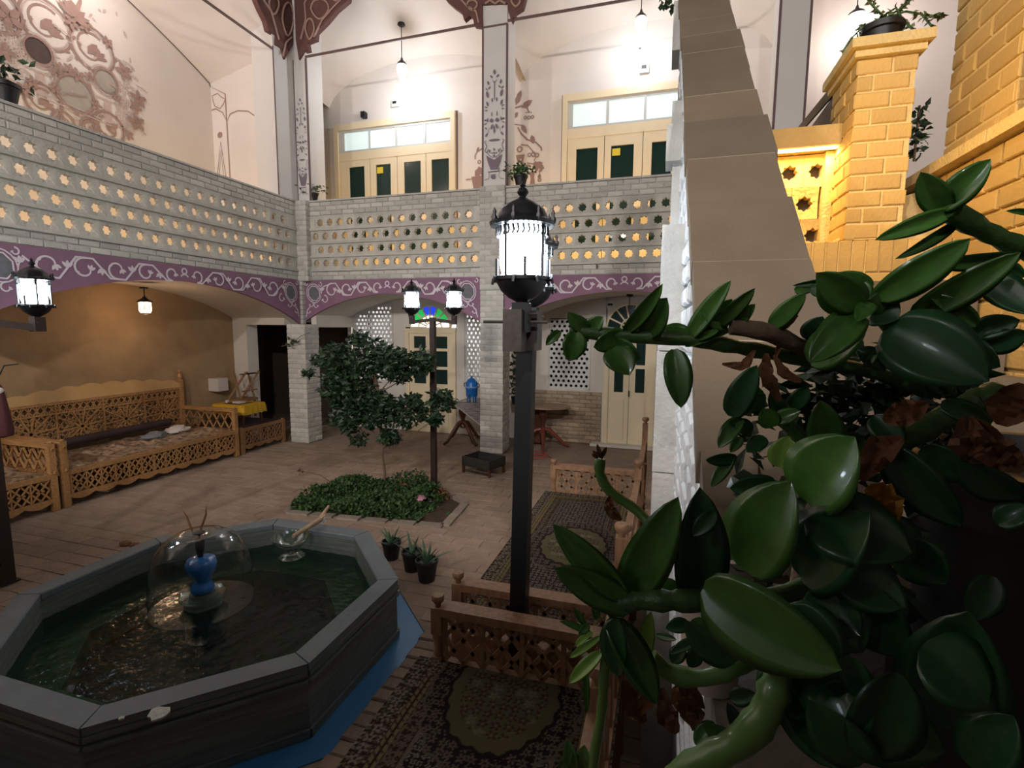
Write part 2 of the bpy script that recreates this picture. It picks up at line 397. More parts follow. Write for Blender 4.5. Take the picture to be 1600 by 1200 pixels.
for i, (x, y) in enumerate(cand):
    zz = random.uniform(-.008, .0); rz = random.uniform(-.02, .02)
    if i < 270: inst(stone_me, 'paving_stone', floor, (x, y, zz), (random.uniform(-.012, .012), random.uniform(-.01, .01), rz), (random.uniform(.975, 1), random.uniform(.965, 1), 1))
    else: far.add([V(p)+V((x, y, zz)) for p in vs], [tuple(f.vertices) for f in stone_me.polygons])
tag(far.build('paving_stones', paver_far, floor), kind='stuff')
# kerb of header bricks beside the water channel
sb = brick_mesh('kerb_brick', paver, .104, .27, .06, .01)
for i in range(22):
    inst(sb, 'kerb_brick', floor, (-1.545+random.uniform(-.008, .008), 1.0+i*.108, .012+random.uniform(0, .008)), (PI/2*-1, 0, PI/2+random.uniform(-.03, .03)))
# blue channel round the pool
ch = MB(); a = octo(1.19, -.009); b = octo(1.40, -.009)
ch.add(a+b, [(i, (i+1) % 8, 8+(i+1) % 8, 8+i) for i in range(8)])
b2 = octo(1.40, 0); ch.add(b+b2, [(i, (i+1) % 8, 8+(i+1) % 8, 8+i) for i in range(8)])
tag(ch.build('water_channel', bluep), 'blue painted gutter running round the foot of the octagonal pool', 'gutter')

# ================================================================== WALLS, LOWER STOREY
YF, XF = 8.75, -7.10
wb = MB(); zt = 3.3; Y0, Y1 = 10.1, 10.25
for x0, x1, z0, z1 in [(-6.87, -6.79, 0, zt), (-6.79, -5.84, 0, 1.08), (-6.79, -5.84, 2.95, zt), (-5.84, -5.5, 0, zt), (-5.5, -4.3, 2.92, zt), (-4.3, -4.1, 0, zt),
                       (-4.1, -3.4, 0, 1.08), (-4.1, -3.4, 2.95, zt), (-3.4, -2.255, 0, zt), (-2.255, -1.428, 0, 1.10), (-2.255, -1.428, 2.52, zt),
                       (-1.428, -1.13, 0, zt), (-1.13, -.15, 2.92, zt), (-.15, 6, 0, zt)]:
    wb.box(x0, x1, Y0, Y1, z0, z1)
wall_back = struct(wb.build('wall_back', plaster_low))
# brick dado of the right bay
bricks(wall_back, (-2.75, Y0-.03, 0), 0, 1.58, .0, 1.06, tanbrick_low := mat('dado_brick', (.40, .30, .20), .9, noise=.4, nscale=9, rnd=.2, bump=.5, bscale=45), L=.22, h=.07, gap=.012, d=.03, name='dado_brick')
# rooms behind the screens
rb = MB(); rb.box(-7.0, -3.2, 11.6, 11.7, 0, 3.4).box(-7.1, -7.0, 10.25, 11.7, 0, 3.4).box(-3.2, -3.1, 10.25, 11.7, 0, 3.4).box(-7, -3.2, 10.25, 11.7, 3.3, 3.4)
struct(rb.build('wall_back_room', plaster))
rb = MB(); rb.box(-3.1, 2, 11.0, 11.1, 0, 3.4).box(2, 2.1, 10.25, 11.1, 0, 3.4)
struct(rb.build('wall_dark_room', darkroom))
# brown straw-mud wall of the left arcade
wl = MB().box(-8.75, -8.6, -3, 8.43, 0, 3.4); wall_left = struct(wl.build('wall_left', strawmud))
# end pier and lintel of the left arcade, plus the dark corner room
wp = MB().box(-8.75, -8.25, 8.43, 8.72, 0, 3.3).box(-8.25, -7.3, 8.43, 8.72, 2.34, 3.3).box(-6.95, -6.83, 8.80, 10.1, 2.30, 3.3)
struct(wp.build('wall_corner_piers', plaster_low))
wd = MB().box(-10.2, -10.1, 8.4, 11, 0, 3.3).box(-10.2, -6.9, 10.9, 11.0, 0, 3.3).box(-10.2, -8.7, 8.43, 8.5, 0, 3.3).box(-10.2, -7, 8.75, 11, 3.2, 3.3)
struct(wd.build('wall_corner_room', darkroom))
# vaulted soffits
def vault(name, c, half, zs, rise, a0, a1, axis, m, n=40, back_rise=None):
    mb = MB(); us = [c-half+2*half*i/n for i in range(n+1)]
    for k, aa in enumerate((a0, a1)):
        for u in us:
            z = archz(u, c, half, zs, rise if k == 0 or back_rise is None else back_rise)
            mb.v.append((u, aa, z) if axis == 'Y' else (aa, u, z))
    mb.f = [(i, i+1, n+2+i, n+1+i) for i in range(n)]
    return struct(mb.build(name, m, smooth=True))
BAYS = [(-5.15, 1.93, 2.40, .555), (-.69, 2.10, 2.40, .555)]
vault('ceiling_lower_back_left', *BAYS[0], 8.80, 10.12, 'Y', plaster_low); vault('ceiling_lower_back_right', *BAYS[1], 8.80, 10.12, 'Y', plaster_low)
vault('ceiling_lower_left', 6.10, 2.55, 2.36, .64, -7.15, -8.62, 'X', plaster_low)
# upper storey slabs
sl = MB().box(-9.2, -7.16, -3, 8.7, 3.32, 3.5).box(-9.2, 6, 8.82, 10.4, 3.32, 3.5)
struct(sl.build('floor_gallery', plaster))

# ================================================================== PURPLE SPANDRELS WITH WHITE SCROLLS
def spandrel(frame, c, half, zs, rise, label, flip=False):
    """frame(u, z, off) maps along-wall position to 3D; off is the distance in front of the wall"""
    root = thing('painted_arch_band', frame(c, zs+rise, 0), label, 'painted band')
    n = 56; us = [c-half+2*half*i/n for i in range(n+1)]; ztop = 3.235; mb = MB()
    for off in (0, -.06):
        mb.v += [tuple(frame(u, archz(u, c, half, zs, rise), off)) for u in us]+[tuple(frame(u, ztop, off)) for u in us]
    m = n+1
    mb.f = [(i, i+1, m+i+1, m+i) for i in range(n)]+[(i, 2*m+i, 2*m+i+1, i+1) for i in range(n)]
    mb.build('purple_panel', purple, root)
    u0 = V(frame(1, 0, 0))-V(frame(0, 0, 0)); nn = V(frame(0, 0, 1))-V(frame(0, 0, 0))
    P = Paint(frame(0, 0, 0), u0, (0, 0, 1), nn, .005); Q = Paint(frame(0, 0, 0), u0, (0, 0, 1), nn, .003)
    zc = 3.095; k = half/2.0
    P.ring((c, 3.15), .040, .022); P.ring((c, 3.03), .07, .022, a0=.5, a1=PI-.5)
    nS = 4 if half < 2.3 else 5
    sp = (half-.55)/nS
    for sgn in (-1, 1):
        prev = None
        for i in range(nS):
            uc = c+sgn*(.20+sp*i); up = 1 if i % 2 == 0 else -1; r = .098+.010*i; zz = zc-.010-.014*i
            P.spiral((uc, zz), r, (-PI/2 if up > 0 else PI/2), sgn*up*1.0*4.4, .030, n=24)
            a = (uc, zz-up*r)
            if prev: 
                mid = ((prev[0]+a[0])/2, (prev[1]+a[1])/2); P.rib([prev, (prev[0]*.75+a[0]*.25, prev[1]), mid, (prev[0]*.25+a[0]*.75, a[1]), a], .026); P.tref(mid, PI/2*up, .085)
            prev = (uc, zz-up*r)
        uo = c+sgn*(half-.27); zo = 2.98
        Q2 = Paint(Q.o, Q.u, Q.v, nn, .003); Q2.disc((uo, zo), .135, .155, PI/8, 8); Q2.build('grey_medallion', greyoct, root); P.ring((uo, zo), .135, .018, .155, PI/8, 8)
        P.rib([prev, (uo-sgn*.22, zo+.13), (uo-sgn*.17, zo)], .024); P.tref((uo-sgn*.19, zo+.05), PI/2, .08)
        P.spiral((uo-sgn*.24, zo-.12), .08, PI/2, sgn*4, .024)
        for q, (du, dz, r) in enumerate([(-.05, -.24, .06), (.08, -.22, .06), (.13, -.36, .05), (-.15, .17, .045), (.17, .19, .04)]):
            P.spiral((uo+sgn*du, zo+dz), r, PI/2, sgn*(4 if q % 2 else -4), .021)
        P.rib([(uo+sgn*.1, zo-.26), (uo+sgn*.17, zo-.34), (uo+sgn*.2, zo-.47)], .020); P.ring((uo, zo), .165, .016, .19, PI/8, 16)
    P.build('white_scrollwork', vinem, root)
fy = lambda u, z, off: (u, YF-.005-off, z)
fx = lambda u, z, off: (XF+.005+off, u, z)
spandrel(fy, *BAYS[0], 'purple arch band with white scrolls behind the twin lamp post')
spandrel(fy, *BAYS[1], 'purple arch band with white scrolls over the cream door at right')
spandrel(fx, 6.10, 2.55, 2.36, .64, 'purple arch band with white scrolls over the left benches')

# ================================================================== BRICK PIERS
def pier(name, x0, x1, y0, y1, z0, z1, label, m=None, mort=None, faces='FR', L=.21, h=.082, cat='pillar', gap=.017):
    root = thing(name, ((x0+x1)/2, (y0+y1)/2, z0), label, cat); m = m or greybrick
    MB().box(x0+.006, x1-.006, y0+.006, y1-.006, z0, z1).build('mortar_core', mort or greymort, root)
    if 'F' in faces: bricks(root, (x0, y0, 0), 0, x1-x0, z0, z1, m, L=L, h=h, gap=gap)
    if 'R' in faces: bricks(root, (x1, y0, 0), PI/2, y1-y0, z0, z1, m, L=L, h=h, gap=gap)
    if 'L' in faces: bricks(root, (x0, y1, 0), -PI/2, y1-y0, z0, z1, m, L=L, h=h, gap=gap)
    return root
pier('brick_pillar', -3.24, -2.80, 8.72, 9.14, 0, 3.0, 'slim pale brick pillar behind the grey tray, between the two back arches')
pier('brick_pillar', -7.14, -6.72, 8.30, 8.72, 0, 2.36, 'pale brick corner pillar right of the yellow-topped bench', faces='FR')
pier('brick_pillar', 1.38, 1.86, 8.72, 9.14, 0, 3.4, 'rightmost brick pillar, standing behind the stair wall', faces='F')
# upper column plinths in the parapet line
pier('parapet_pier', -3.24, -2.775, 8.69, 8.95, 3.0, 4.80, 'brick parapet pier under the white painted column with the vase', faces='FR', cat='pier')
pier('parapet_pier', -7.16, -6.86, 8.63, 8.95, 3.22, 4.78, 'narrow brick pier in the inner corner of the two parapets', faces='FR', L=.13, cat='pier')

cs_ = thing('corner_strip', (-7.07, 8.7, 2.36), 'thin pale brick strip between the two purple arch bands in the corner', 'pier')
for i in range(9): MB().box(-7.115, -7.035, 8.665, 8.745, 2.37+i*.096, 2.37+i*.096+.088).build('brick', greybrick, cs_)
# unseen wall and slab added behind the camera, shading floor from the near fill
struct(MB().box(-9, 4, -2.8, -2.6, 3.3, 4.8).build('wall_near_light_blocker', greymort)); struct(MB().box(-9, 4, -7, -2.6, 3.2, 3.35).build('floor_near_light_blocker', plaster))
# ================================================================== PARAPETS WITH STAR LATTICE
def star_cell(name, w, h, d, R, m):
    vs = []; n = 16
    for lay, (sc, y) in enumerate((('o', 0.0), ('i', .014), ('i', d), ('o', d))):
        for k in range(n):
            a = 2*PI*k/n+PI/8*0
            if sc == 'o':
                c, s_ = math.cos(a), math.sin(a); q = max(abs(c), abs(s_)); vs.append((c/q*w/2*1.0, max(y, .014*(1-min(1, abs(s_/q))**2)), s_/q*h/2*.99))
            else:
                r = R if k % 2 == 0 else R*.76; vs.append((r*math.cos(a), y, r*math.sin(a)))
    fs = []
    for l in range(3):
        for k in range(n): fs.append((l*n+k, l*n+(k+1) % n, (l+1)*n+(k+1) % n, (l+1)*n+k))
    fs += [(3*n+k, 3*n+(k+1) % n, (k+1) % n, k) for k in range(n)]
    me = bpy.data.meshes.new(name); me.from_pydata(vs, [], fs); me.materials.append(m)
    bm = bmesh.new(); bm.from_mesh(me); bmesh.ops.recalc_face_normals(bm, faces=bm.faces); bm.to_mesh(me); bm.free(); return me
CW, CH = .225, .262
cell_me = star_cell('lattice_block', CW, CH, .085, .078, lattm)
def parapet(o, ang, width, label, left_half=True, zb=3.235, side=1):
    u = V((math.cos(ang), math.sin(ang), 0)); nrm = V((math.sin(ang), -math.cos(ang), 0)); o = V(o)
    root = thing('brick_parapet', (o.x, o.y, zb), label, 'parapet')
    def slab(name, z0, z1, p, t0, t1, m=greymort):
        a = o-nrm*t1; b = o+nrm*p
        return MB().prism([V((a.x, a.y, z0)), V((b.x, b.y, z0)), V((b.x, b.y, z1)), V((a.x, a.y, z1))], u*width).build(name, m, root)
    slab('mortar_bed', zb, 3.435, -.012, 0, .2); slab('mortar_bed', 4.49, 4.765, -.012, 0, .2)
    slab('ledge', 3.41, 3.44, .035, 0, .02, greymort)
    slab('coping', 4.755, 4.785, .02, 0, .22)
    bricks(root, o, ang, width, zb, 3.405, greybrick, L=.24, h=.07, gap=.014)
    bricks(root, o, ang, width, 4.49, 4.755, greybrick, L=.24, h=.075, gap=.014)
    n = int(width/CW)
    for r in range(4):
        z = 3.44+CH*(r+.5); st = (CW/2 if r % 2 else 0); k = 0; x = st
        if st: fill = MB().box(-CW/4, CW/4, 0, .085, -CH/2+.004, CH/2-.004)
        while x+CW <= width+.001:
            p = o+u*(x+CW/2); inst(cell_me, 'lattice_block', root, (p.x, p.y, z), (0, 0, ang)); x += CW
        for a, b in ((0, st), (x, width)):
            if b-a > .02:
                q0 = o+u*a; q1 = o+u*b; d = -nrm*.085
                MB().prism([V((q0.x, q0.y, z-CH/2+.003)), V((q1.x, q1.y, z-CH/2+.003)), V((q1.x, q1.y, z+CH/2-.003)), V((q0.x, q0.y, z+CH/2-.003))], d).build('lattice_end_block', lattm, root)
        zz = z+CH/2
        if r < 3:
            a = o+nrm*.030; b = o-nrm*.01
            MB().prism([V((a.x, a.y, zz-.022)), V((a.x, a.y, zz+.022)), V((b.x, b.y, zz+.03)), V((b.x, b.y, zz-.03))], u*width).build('lattice_rib', lattm, root)
    return root
parapet((-6.86, YF, 0), 0, 3.62, 'grey brick parapet with star openings, in the middle behind the twin lamp post')
parapet((-2.775, YF, 0), 0, 4.16, 'grey brick parapet with star openings, right of the white painted column')
parapet((XF, 2.0, 0), PI/2, 6.63, 'long grey brick parapet with star openings along the left wall')
# hooks under the parapet on the right
for x in (-1.15,): tag(MB().bar((x, YF-.035, 3.40), (x, YF-.035, 3.33), .02).build('wall_hook', iron), 'small black hook on the brick under the right parapet', 'hook')

# ================================================================== UPPER STOREY
xL = aY(525, 197, 10.3).x; xR = aY(713, 174, 10.3).x; x2L = aY(881, 147, 10.3).x; x2R = x2L+2.93
wu = MB()
for x0, x1, z0, z1 in [(-9.3, xL, 3.5, 10), (xL, xR, 6.80, 10), (xR, x2L, 3.5, 10), (x2L, x2R, 6.86, 10), (x2R, 8, 3.5, 10)]: wu.box(x0, x1, 10.3, 10.5, z0, z1)
struct(wu.build('wall_gallery_back', plaster))
struct(MB().box(-9.1, -8.9, -3, 8.6, 3.5, 10).build('wall_gallery_left', plaster))
struct(MB().box(-8.96, -7.62, 8.5, 8.6, 3.5, 10).build('wall_gallery_corner', plaster))
struct(MB().box(5.0, 5.2, 8.9, 10.3, 3.5, 10).build('wall_gallery_right', plaster))
def uvault(name, c, half, s0, c0, s1, c1, a0, a1, axis, p=2.1, e=.62):
    mb = MB(); n = 32; m = 6
    for j in range(m+1):
        t = j/m; zs = s0+(s1-s0)*t; zc = c0+(c1-c0)*t
        for i in range(n+1):
            q = -1+2*i/n; u = c+half*q; z = zs+(zc-zs)*(1-abs(q)**p)**e; a = a0+(a1-a0)*t
            mb.v.append((u, a, z) if axis == 'Y' else (a, u, z))
    mb.f = [(j*(n+1)+i, j*(n+1)+i+1, (j+1)*(n+1)+i+1, (j+1)*(n+1)+i) for j in range(m) for i in range(n)]
    return struct(mb.build(name, plaster, smooth=True))
uvault('ceiling_gallery_back_left', -5.15, 2.3, 7.35, 8.75, 7.2, 7.95, 8.8, 10.32, 'Y')
uvault('ceiling_gallery_back_middle', -.69, 2.3, 7.35, 8.75, 7.2, 7.95, 8.8, 10.32, 'Y')
uvault('ceiling_gallery_back_right', 3.75, 2.2, 7.35, 9.6, 7.3, 8.6, 8.8, 10.32, 'Y')
uvault('ceiling_gallery_left', 6.10, 2.5, 7.35, 9.6, 7.05, 8.0, -7.3, -8.91, 'X', 1.2, .9)
uvault('ceiling_gallery_left_near', .95, 2.6, 7.35, 9.6, 7.05, 8.0, -7.3, -8.91, 'X', 1.2, .9)
# columns with dark edge lines
def column(x0, x1, y0, y1, label, zt=9.6):
    r = thing('gallery_column', ((x0+x1)/2, (y0+y1)/2, 4.78), label, 'column')
    MB().box(x0, x1, y0, y1, 4.785, zt).build('shaft', colm, r)
    w = .022; l = MB()
    for x in (x0, x1): l.box(x-w/2 if x == x0 else x-w, x+w if x == x0 else x+w/2, y0-.004, y0+w, 4.79, 7.42)
    l.build('edge_line', linem, r)
    return r
c1 = column(-7.1, -6.80, 8.72, 9.2, 'white corner column with a painted vase and a potted plant at its foot')
MB().box(-7.115, -7.095, 8.19, 8.72, 4.785, 9.6).build('side_face', colm, c1)
MB().box(-7.10, -7.088, 8.185, 8.205, 4.79, 7.42).build('edge_line', linem, c1)
MB().box(-7.6, -7.105, 8.22, 8.5, 4.785, 9.6).build('shaft_core', colm, c1)
c2 = column(-3.2, -2.755, 8.72, 9.2, 'white middle column with a tall painted vase above the slim brick pillar')
MB().box(-3.2, -2.755, 8.712, 8.722, 7.40, 7.43).build('edge_line', linem, c2)
c3 = column(aY(1215, 80, 8.72).x, aY(1264, 80, 8.72).x, 8.72, 9.2, 'plain white column with dark edges right of the stair coping')
def vase_motif(parent, x0, x1, y, sc=1.0, top=1.0):
    P = Paint(((x0+x1)/2, y, 4.80), (1, 0, 0), (0, 0, 1), (0, -1, 0), .008); k = (x1-x0)/235
    def q(u, v): return ((u-460)*k, (1080-v)*.00195)
    for s in (-1, 1):
        for (u, v, L, w, a) in [(490, 155, 38, 16, 40), (474, 195, 40, 5, 60), (520, 205, 42, 20, 70), (508, 245, 34, 14, 140), (535, 255, 30, 12, 40), (528, 300, 66, 28, 75), (482, 350, 40, 16, 90), (528, 378, 50, 20, 70),
                                (540, 405, 34, 9, 20), (540, 432, 34, 9, 0), (485, 470, 50, 10, 90), (487, 522, 38, 40, 90), (525, 515, 40, 16, 100), (545, 515, 30, 14, 10), (545, 545, 34, 9, -20), (484, 575, 52, 22, 115),
                                (540, 585, 30, 14, 40), (535, 640, 44, 18, 130), (515, 600, 60, 4, 110), (505, 785, 30, 14, 60), (480, 800, 16, 14, 0)]:
            c = q(460+s*(u-460), v); P.leaf(c, L*k, w*k, math.radians(a if s > 0 else 180-a))
        P.rib([q(460+s*d, v) for d, v in ((80, 690), (95, 700), (80, 720), (75, 745), (92, 775), (80, 790), (60, 775))], 7*k)
        P.rib([q(460+s*d, v) for d, v in ((10, 840), (45, 820), (70, 790), (60, 765), (38, 775), (45, 795))], 6*k)
        P.rib([q(460+s*d, v) for d, v in ((55, 965), (45, 1000), (60, 1020), (95, 1025))], 4*k)
        P.poly([q(460+s*d, v) for d, v in ((0, 860), (78, 815), (60, 880), (35, 940), (0, 940))])
    P.leaf(q(460, 120), 44*k, 26*k, PI/2); P.rib([q(460, 195), q(460, 350)], 8*k); P.leaf(q(460, 600), 80*k, 20*k, PI/2)
    P.disc(q(460, 690), 52*k, 9*k); P.disc(q(460, 770), 10*k); P.disc(q(460, 825), 11*k); P.disc(q(460, 800), 9*k)
    P.rib([q(402, 960), q(512, 957)], 8*k); P.disc(q(452, 1005), 24*k, 18*k); P.rib([q(425, 985), q(480, 985)], 4*k)
    P.build('painted_vase', mat('violet_grey_paint', (.22, .17, .21), .9), parent)
vase_motif(c2, -3.2, -2.755, 8.712); vase_motif(c1, -7.1, -6.80, 8.712)
# brown carved capitals
def capital(label, segs):
    r = thing('carved_capital', segs[0][0][0], label, 'capital')
    for pts, d, rel in segs:
        MB().prism(pts, d).build('brown_wing', capm, r)
        mb = MB()
        for pl_ in rel: mb.tube(pl_, .018, 5)
        mb.build('tan_relief', caplt, r)
    return r
def cy(*pp): return [aY(a, b, 8.68) for a, b in pp]
def cx(*pp): return [aX(a, b, -7.06) for a, b in pp]
top = lambda p, dz: V((p.x, p.y, p.z+dz))
rw = cy((462, 62), (467, 93), (475, 80), (482, 78), (480, 66), (493, 61), (494, 50), (510, 34), (525, 16), (544, 0)); rw += [V((rw[-1].x+.35, 8.68, 9.6)), V((rw[0].x, 8.68, 9.6))]
lw_ = cx((462, 62), (445, 93), (440, 75), (431, 70), (432, 55), (420, 48), (416, 32), (408, 16), (401, 0)); lw_ += [V((-7.06, lw_[-1].y-.35, 9.6)), V((-7.06, lw_[0].y, 9.6))]
def loop(ax, c, rx, ry, n=16):
    f = (lambda a, b: aY(a, b, 8.665)) if ax == 'y' else (lambda a, b: aX(a, b, -7.045))
    return [f(c[0]+rx*math.cos(t)*(1-.35*max(0, math.sin(t))), c[1]+ry*math.sin(t)) for t in [2*PI*i/n for i in range(n+1)]]
capital('dark brown carved capital flaring over the white corner column', [
    (rw, V((0, .1, 0)), [loop('y', (500, 14), 14, 16), loop('y', (484, 45), 7, 16), [aY(a, b, 8.665) for a, b in ((470, 62), (478, 30), (476, 5), (484, -10))], [aY(a, b, 8.665) for a, b in ((490, 58), (503, 32), (520, 12), (532, 0))], loop('y', (525, -6), 9, 7)]),
    (lw_, V((-.1, 0, 0)), [loop('x', (450, 30), 9, 26), [aX(a, b, -7.045) for a, b in ((436, 62), (430, 40), (424, 18), (412, 0))], loop('x', (428, 8), 8, 14), [aX(a, b, -7.045) for a, b in ((442, 88), (447, 66), (456, 58))]])])
r2 = cy((793, 12), (799, 34), (806, 19), (817, 12), (820, 0)); r2 += [V((r2[-1].x+.6, 8.68, 9.6)), V((r2[0].x, 8.68, 9.6))]
l2 = cy((753, 0), (754, 42), (741, 40), (739, 28), (734, 24), (725, 31), (722, 20), (708, 10), (697, 0)); l2 += [V((l2[-1].x-.5, 8.68, 9.6)), V((l2[0].x, 8.68, 9.6))]
capital('dark brown carved capital cut by the top edge above the middle column', [
    (l2, V((0, .1, 0)), [loop('y', (738, 8), 8, 8), [aY(a, b, 8.665) for a, b in ((748, 36), (744, 18), (728, 8), (716, -6))]]),
    (r2, V((0, .1, 0)), [loop('y', (806, 2), 7, 8)]),
    (cy((753, 0), (753, 7), (793, 5), (793, 0), (793, -30), (753, -30)), V((0, .05, 0)), [[aY(758+i*4, 3+2.5*math.cos(i*1.6), 8.665) for i in range(9)]])])
# tie rods
for a, b, lab in ((V((-6.8, 8.72, 7.44)), V((-3.2, 8.72, 7.48)), 'thin steel tie rod across the arch left of the middle column'), (V((-2.75, 8.72, 7.46)), V((1.4, 8.72, 7.46)), 'thin steel tie rod across the arch right of the middle column'),
                  (V((-7.1, 8.2, 7.37)), V((-7.1, 3.4, 7.38)), 'thin steel tie rod across the left gallery arch')):
    tag(MB().tube([a, b], .022, 6).build('tie_rod', rod), lab, 'rod')
# painted lines in the left gallery
P = Paint((-8.9, 0, 0), (0, 1, 0), (0, 0, 1), (1, 0, 0), .012)
P.rib([(6.10+2.5*q, 7.03+.95*(1-abs(q)**1.2)**.9) for q in [i/20 for i in range(0, 20)]]+[(8.48, 7.05)], .022)
wg = bpy.data.objects['wall_gallery_left']
P.build('vault_edge_line', linem, wg)
P = Paint((0, 8.5, 0), (1, 0, 0), (0, 0, 1), (0, -1, 0), .006)
f85 = lambda a, b: (aY(a, b, 8.5).x, aY(a, b, 8.5).z)
P.rib([f85(*p) for p in ((334, 275), (327, 135), (352, 147), (360, 284))], .028); P.rib([f85(*p) for p in ((329, 173), (337, 170), (348, 176), (355, 190), (360, 178), (372, 173), (388, 174), (408, 188), (422, 206), (432, 228))], .022)
P.rib([f85(*p) for p in ((332, 150), (340, 146), (346, 152), (352, 155), (349, 163), (344, 170), (336, 166), (333, 158))], .018, True)
P.rib([f85(*p) for p in ((340, 274), (345, 222), (354, 280))], .02); P.rib([f85(*p) for p in ((343, 274), (345.5, 235), (350, 278))], .012); P.disc(f85(344, 211), .07, .06, .6, 6)
P.build('painted_panel_lines', mural, bpy.data.objects['wall_gallery_corner'])

# mural of scrolls and medallions on the left gallery wall
mr = thing('wall_mural', (-8.9, 6.0, 5.9), 'faded brown wall mural of scroll rings and medallions in the upper left', 'mural')
f89 = lambda u, v: (aX(u/5, v/5, -8.9).y, aX(u/5, v/5, -8.9).z)
def mp(): return Paint((-8.9, 0, 0), (0, 1, 0), (0, 0, 1), (1, 0, 0), .006)
K = .0048
A = mp(); B = mp(); Cc = mp(); D = mp(); D.n = V((1, 0, 0))*.009
for (u, v, r, rot) in [(360, 190, .34, 0), (720, 385, .33, 0), (330, 790, .24, 0), (850, 1000, .24, 1), (490, 950, .15, 2), (700, 1000, .14, 0), (-40, 60, .3, 0)]:
    c = f89(u, v); A.ring(c, r, .035); B.ring(c, r*.88, .022); A.spiral(c, r*.72, 1+rot, 4.5, .035, end=.5); A.leaf(c, r*.75, r*.38, .9+rot); A.leaf((c[0]+r*.2, c[1]-r*.25), r*.45, r*.2, -.5)
    for k in range(8):
        a = 2*PI*k/8+rot; A.leaf((c[0]+r*1.06*math.cos(a), c[1]+r*1.06*math.sin(a)), r*.26, r*.13, a+.9)
for (u, v, r, m) in [(292, 398, .17, muraldk), (585, 735, .25, muralgr), (822, 637, .17, muralgr)]:
    c = f89(u, v); D2 = mp(); D2.n = V((1, 0, 0))*.009; D2.disc(c, r, n=28); D2.build('medallion', m, mr)
    A.ring(c, r+.01, .03); B.ring(c, r+.055, .03)
    if r > .2:
        for k in range(8): A.leaf((c[0]+(r+.05)*math.cos(k*.78), c[1]+(r+.05)*math.sin(k*.78)), .09, .05, k*.78+.8)
        A.rib([(c[0]-.17, c[1]-.06), (c[0], c[1]-.02), (c[0]+.17, c[1]+.03)], .018)
    B.rib([(c[0]-.16, c[1]-r-.12), (c[0]+.18, c[1]-r-.12)], .03); B.rib([(c[0], c[1]-r-.14), (c[0], c[1]-r-.55)], .11)
rr = random.Random(3)
for (u, v, r) in [(985, 690, .14), (965, 880, .14), (1000, 990, .12), (110, 500, .15), (75, 240, .15), (960, 790, .08), (20, 330, .1), (150, 420, .08)]:
    c = f89(u, v)
    for k in range(13):
        a = k*2.4; q = r*math.sqrt(k/13); B.ring((c[0]+q*math.cos(a), c[1]+q*math.sin(a)), .026, .014, n=8)
for (u, v, s) in [(960, 560, .16), (1075, 775, .16), (1050, 835, .13), (1060, 955, .17), (600, 590, .12), (690, 600, .09), (450, 530, .1), (530, 540, .1), (60, 130, .2), (1000, 1060, .1), (420, 690, .1), (745, 830, .1), (180, 700, .12), (650, 205, .1), (830, 330, .1), (240, 640, .1), (400, 560, .08), (20, 400, .14), (900, 760, .09), (550, 180, .12)]:
    c = f89(u, v); a0 = rr.uniform(0, 3)
    for k in range(5): A.leaf((c[0]+s*.5*math.cos(a0+k*1.256), c[1]+s*.5*math.sin(a0+k*1.256)), s*.9, s*.5, a0+k*1.256)
for k, a in enumerate((2.4, 2.0, 1.6, 1.2, .8, .4, 0)):
    c = f89(560, 150); L = .38 if k == 3 else .24; A.leaf((c[0]+L*.6*math.cos(a), c[1]+L*.6*math.sin(a)), L, .07 if k != 2 else .2, a)
for (u, v, w) in [(1030, 600, .1), (1100, 700, .1), (1110, 1040, .06), (930, 480, .1), (1000, 510, .1), (540, 830, .45), (600, 880, .5), (100, 650, .1), (880, 680, .08), (480, 250, .1)]:
    c = f89(u, v); B.rib([(c[0]-w, c[1]+.03), (c[0], c[1]+.02), (c[0]+w, c[1]-.02)], .02)
for i in range(60):
    c = f89(rr.uniform(0, 1050), rr.uniform(60, 1000))
    if c[1] > 4.9 and c[0] < 7.05: Cc.leaf(c, rr.uniform(.05, .12), rr.uniform(.02, .05), rr.uniform(0, 3))
A.build('brown_scrolls', mural, mr); B.build('pale_scrolls', muralpk, mr); Cc.build('small_leaves', muralpk, mr)
# painted pots and vines beside the middle column, on the gallery back wall
wgb = bpy.data.objects['wall_gallery_back']
P = Paint((0, 10.3, 0), (1, 0, 0), (0, 0, 1), (0, -1, 0), .006)
g = lambda u, v: (aY(700+u/6.32, 120+v/6.32, 10.3).x, aY(700+u/6.32, 120+v/6.32, 10.3).z)
for pts, w in [(((660, 310), (720, 290), (770, 290), (800, 350)), .03), (((690, 500), (720, 560), (780, 620), (870, 650), (920, 700), (925, 730)), .03), (((720, 670), (790, 680), (840, 740), (870, 790), (850, 830)), .022),
               (((780, 850), (830, 860), (880, 850)), .02), (((905, 920), (900, 1040)), .015), (((338, 710), (290, 740), (268, 780), (270, 815)), .025), (((660, 470), (730, 482)), .02), (((765, 355), (830, 352)), .015)]:
    P.rib([g(*p) for p in pts], w)
for u, v, L, w, a in [(695, 210, .3, .11, 1.2), (780, 270, .25, .12, .5), (670, 380, .14, .08, 1), (750, 515, .22, .09, -1), (835, 620, .18, .1, 1.8), (885, 870, .22, .12, .3), (870, 885, .22, .12, 1.8), (910, 885, .2, .1, 2.6), (900, 980, .1, .05, 1), (790, 880, .12, .05, 0), (915, 930, .1, .05, .4), (295, 720, .12, .05, 1.2), (300, 940, .22, .14, .8), (320, 930, .2, .1, 2), (205, 1015, .16, .03, 0)]: P.leaf(g(u, v), L, w, a)
for u, v, r in [(765, 405, .035), (800, 405, .035), (835, 398, .035), (805, 772, .04), (845, 768, .05), (880, 775, .045), (708, 718, .06), (310, 842, .04), (905, 1020, .04), (905, 985, .03)]: P.ring(g(u, v), r*.8, r*.5, n=12)
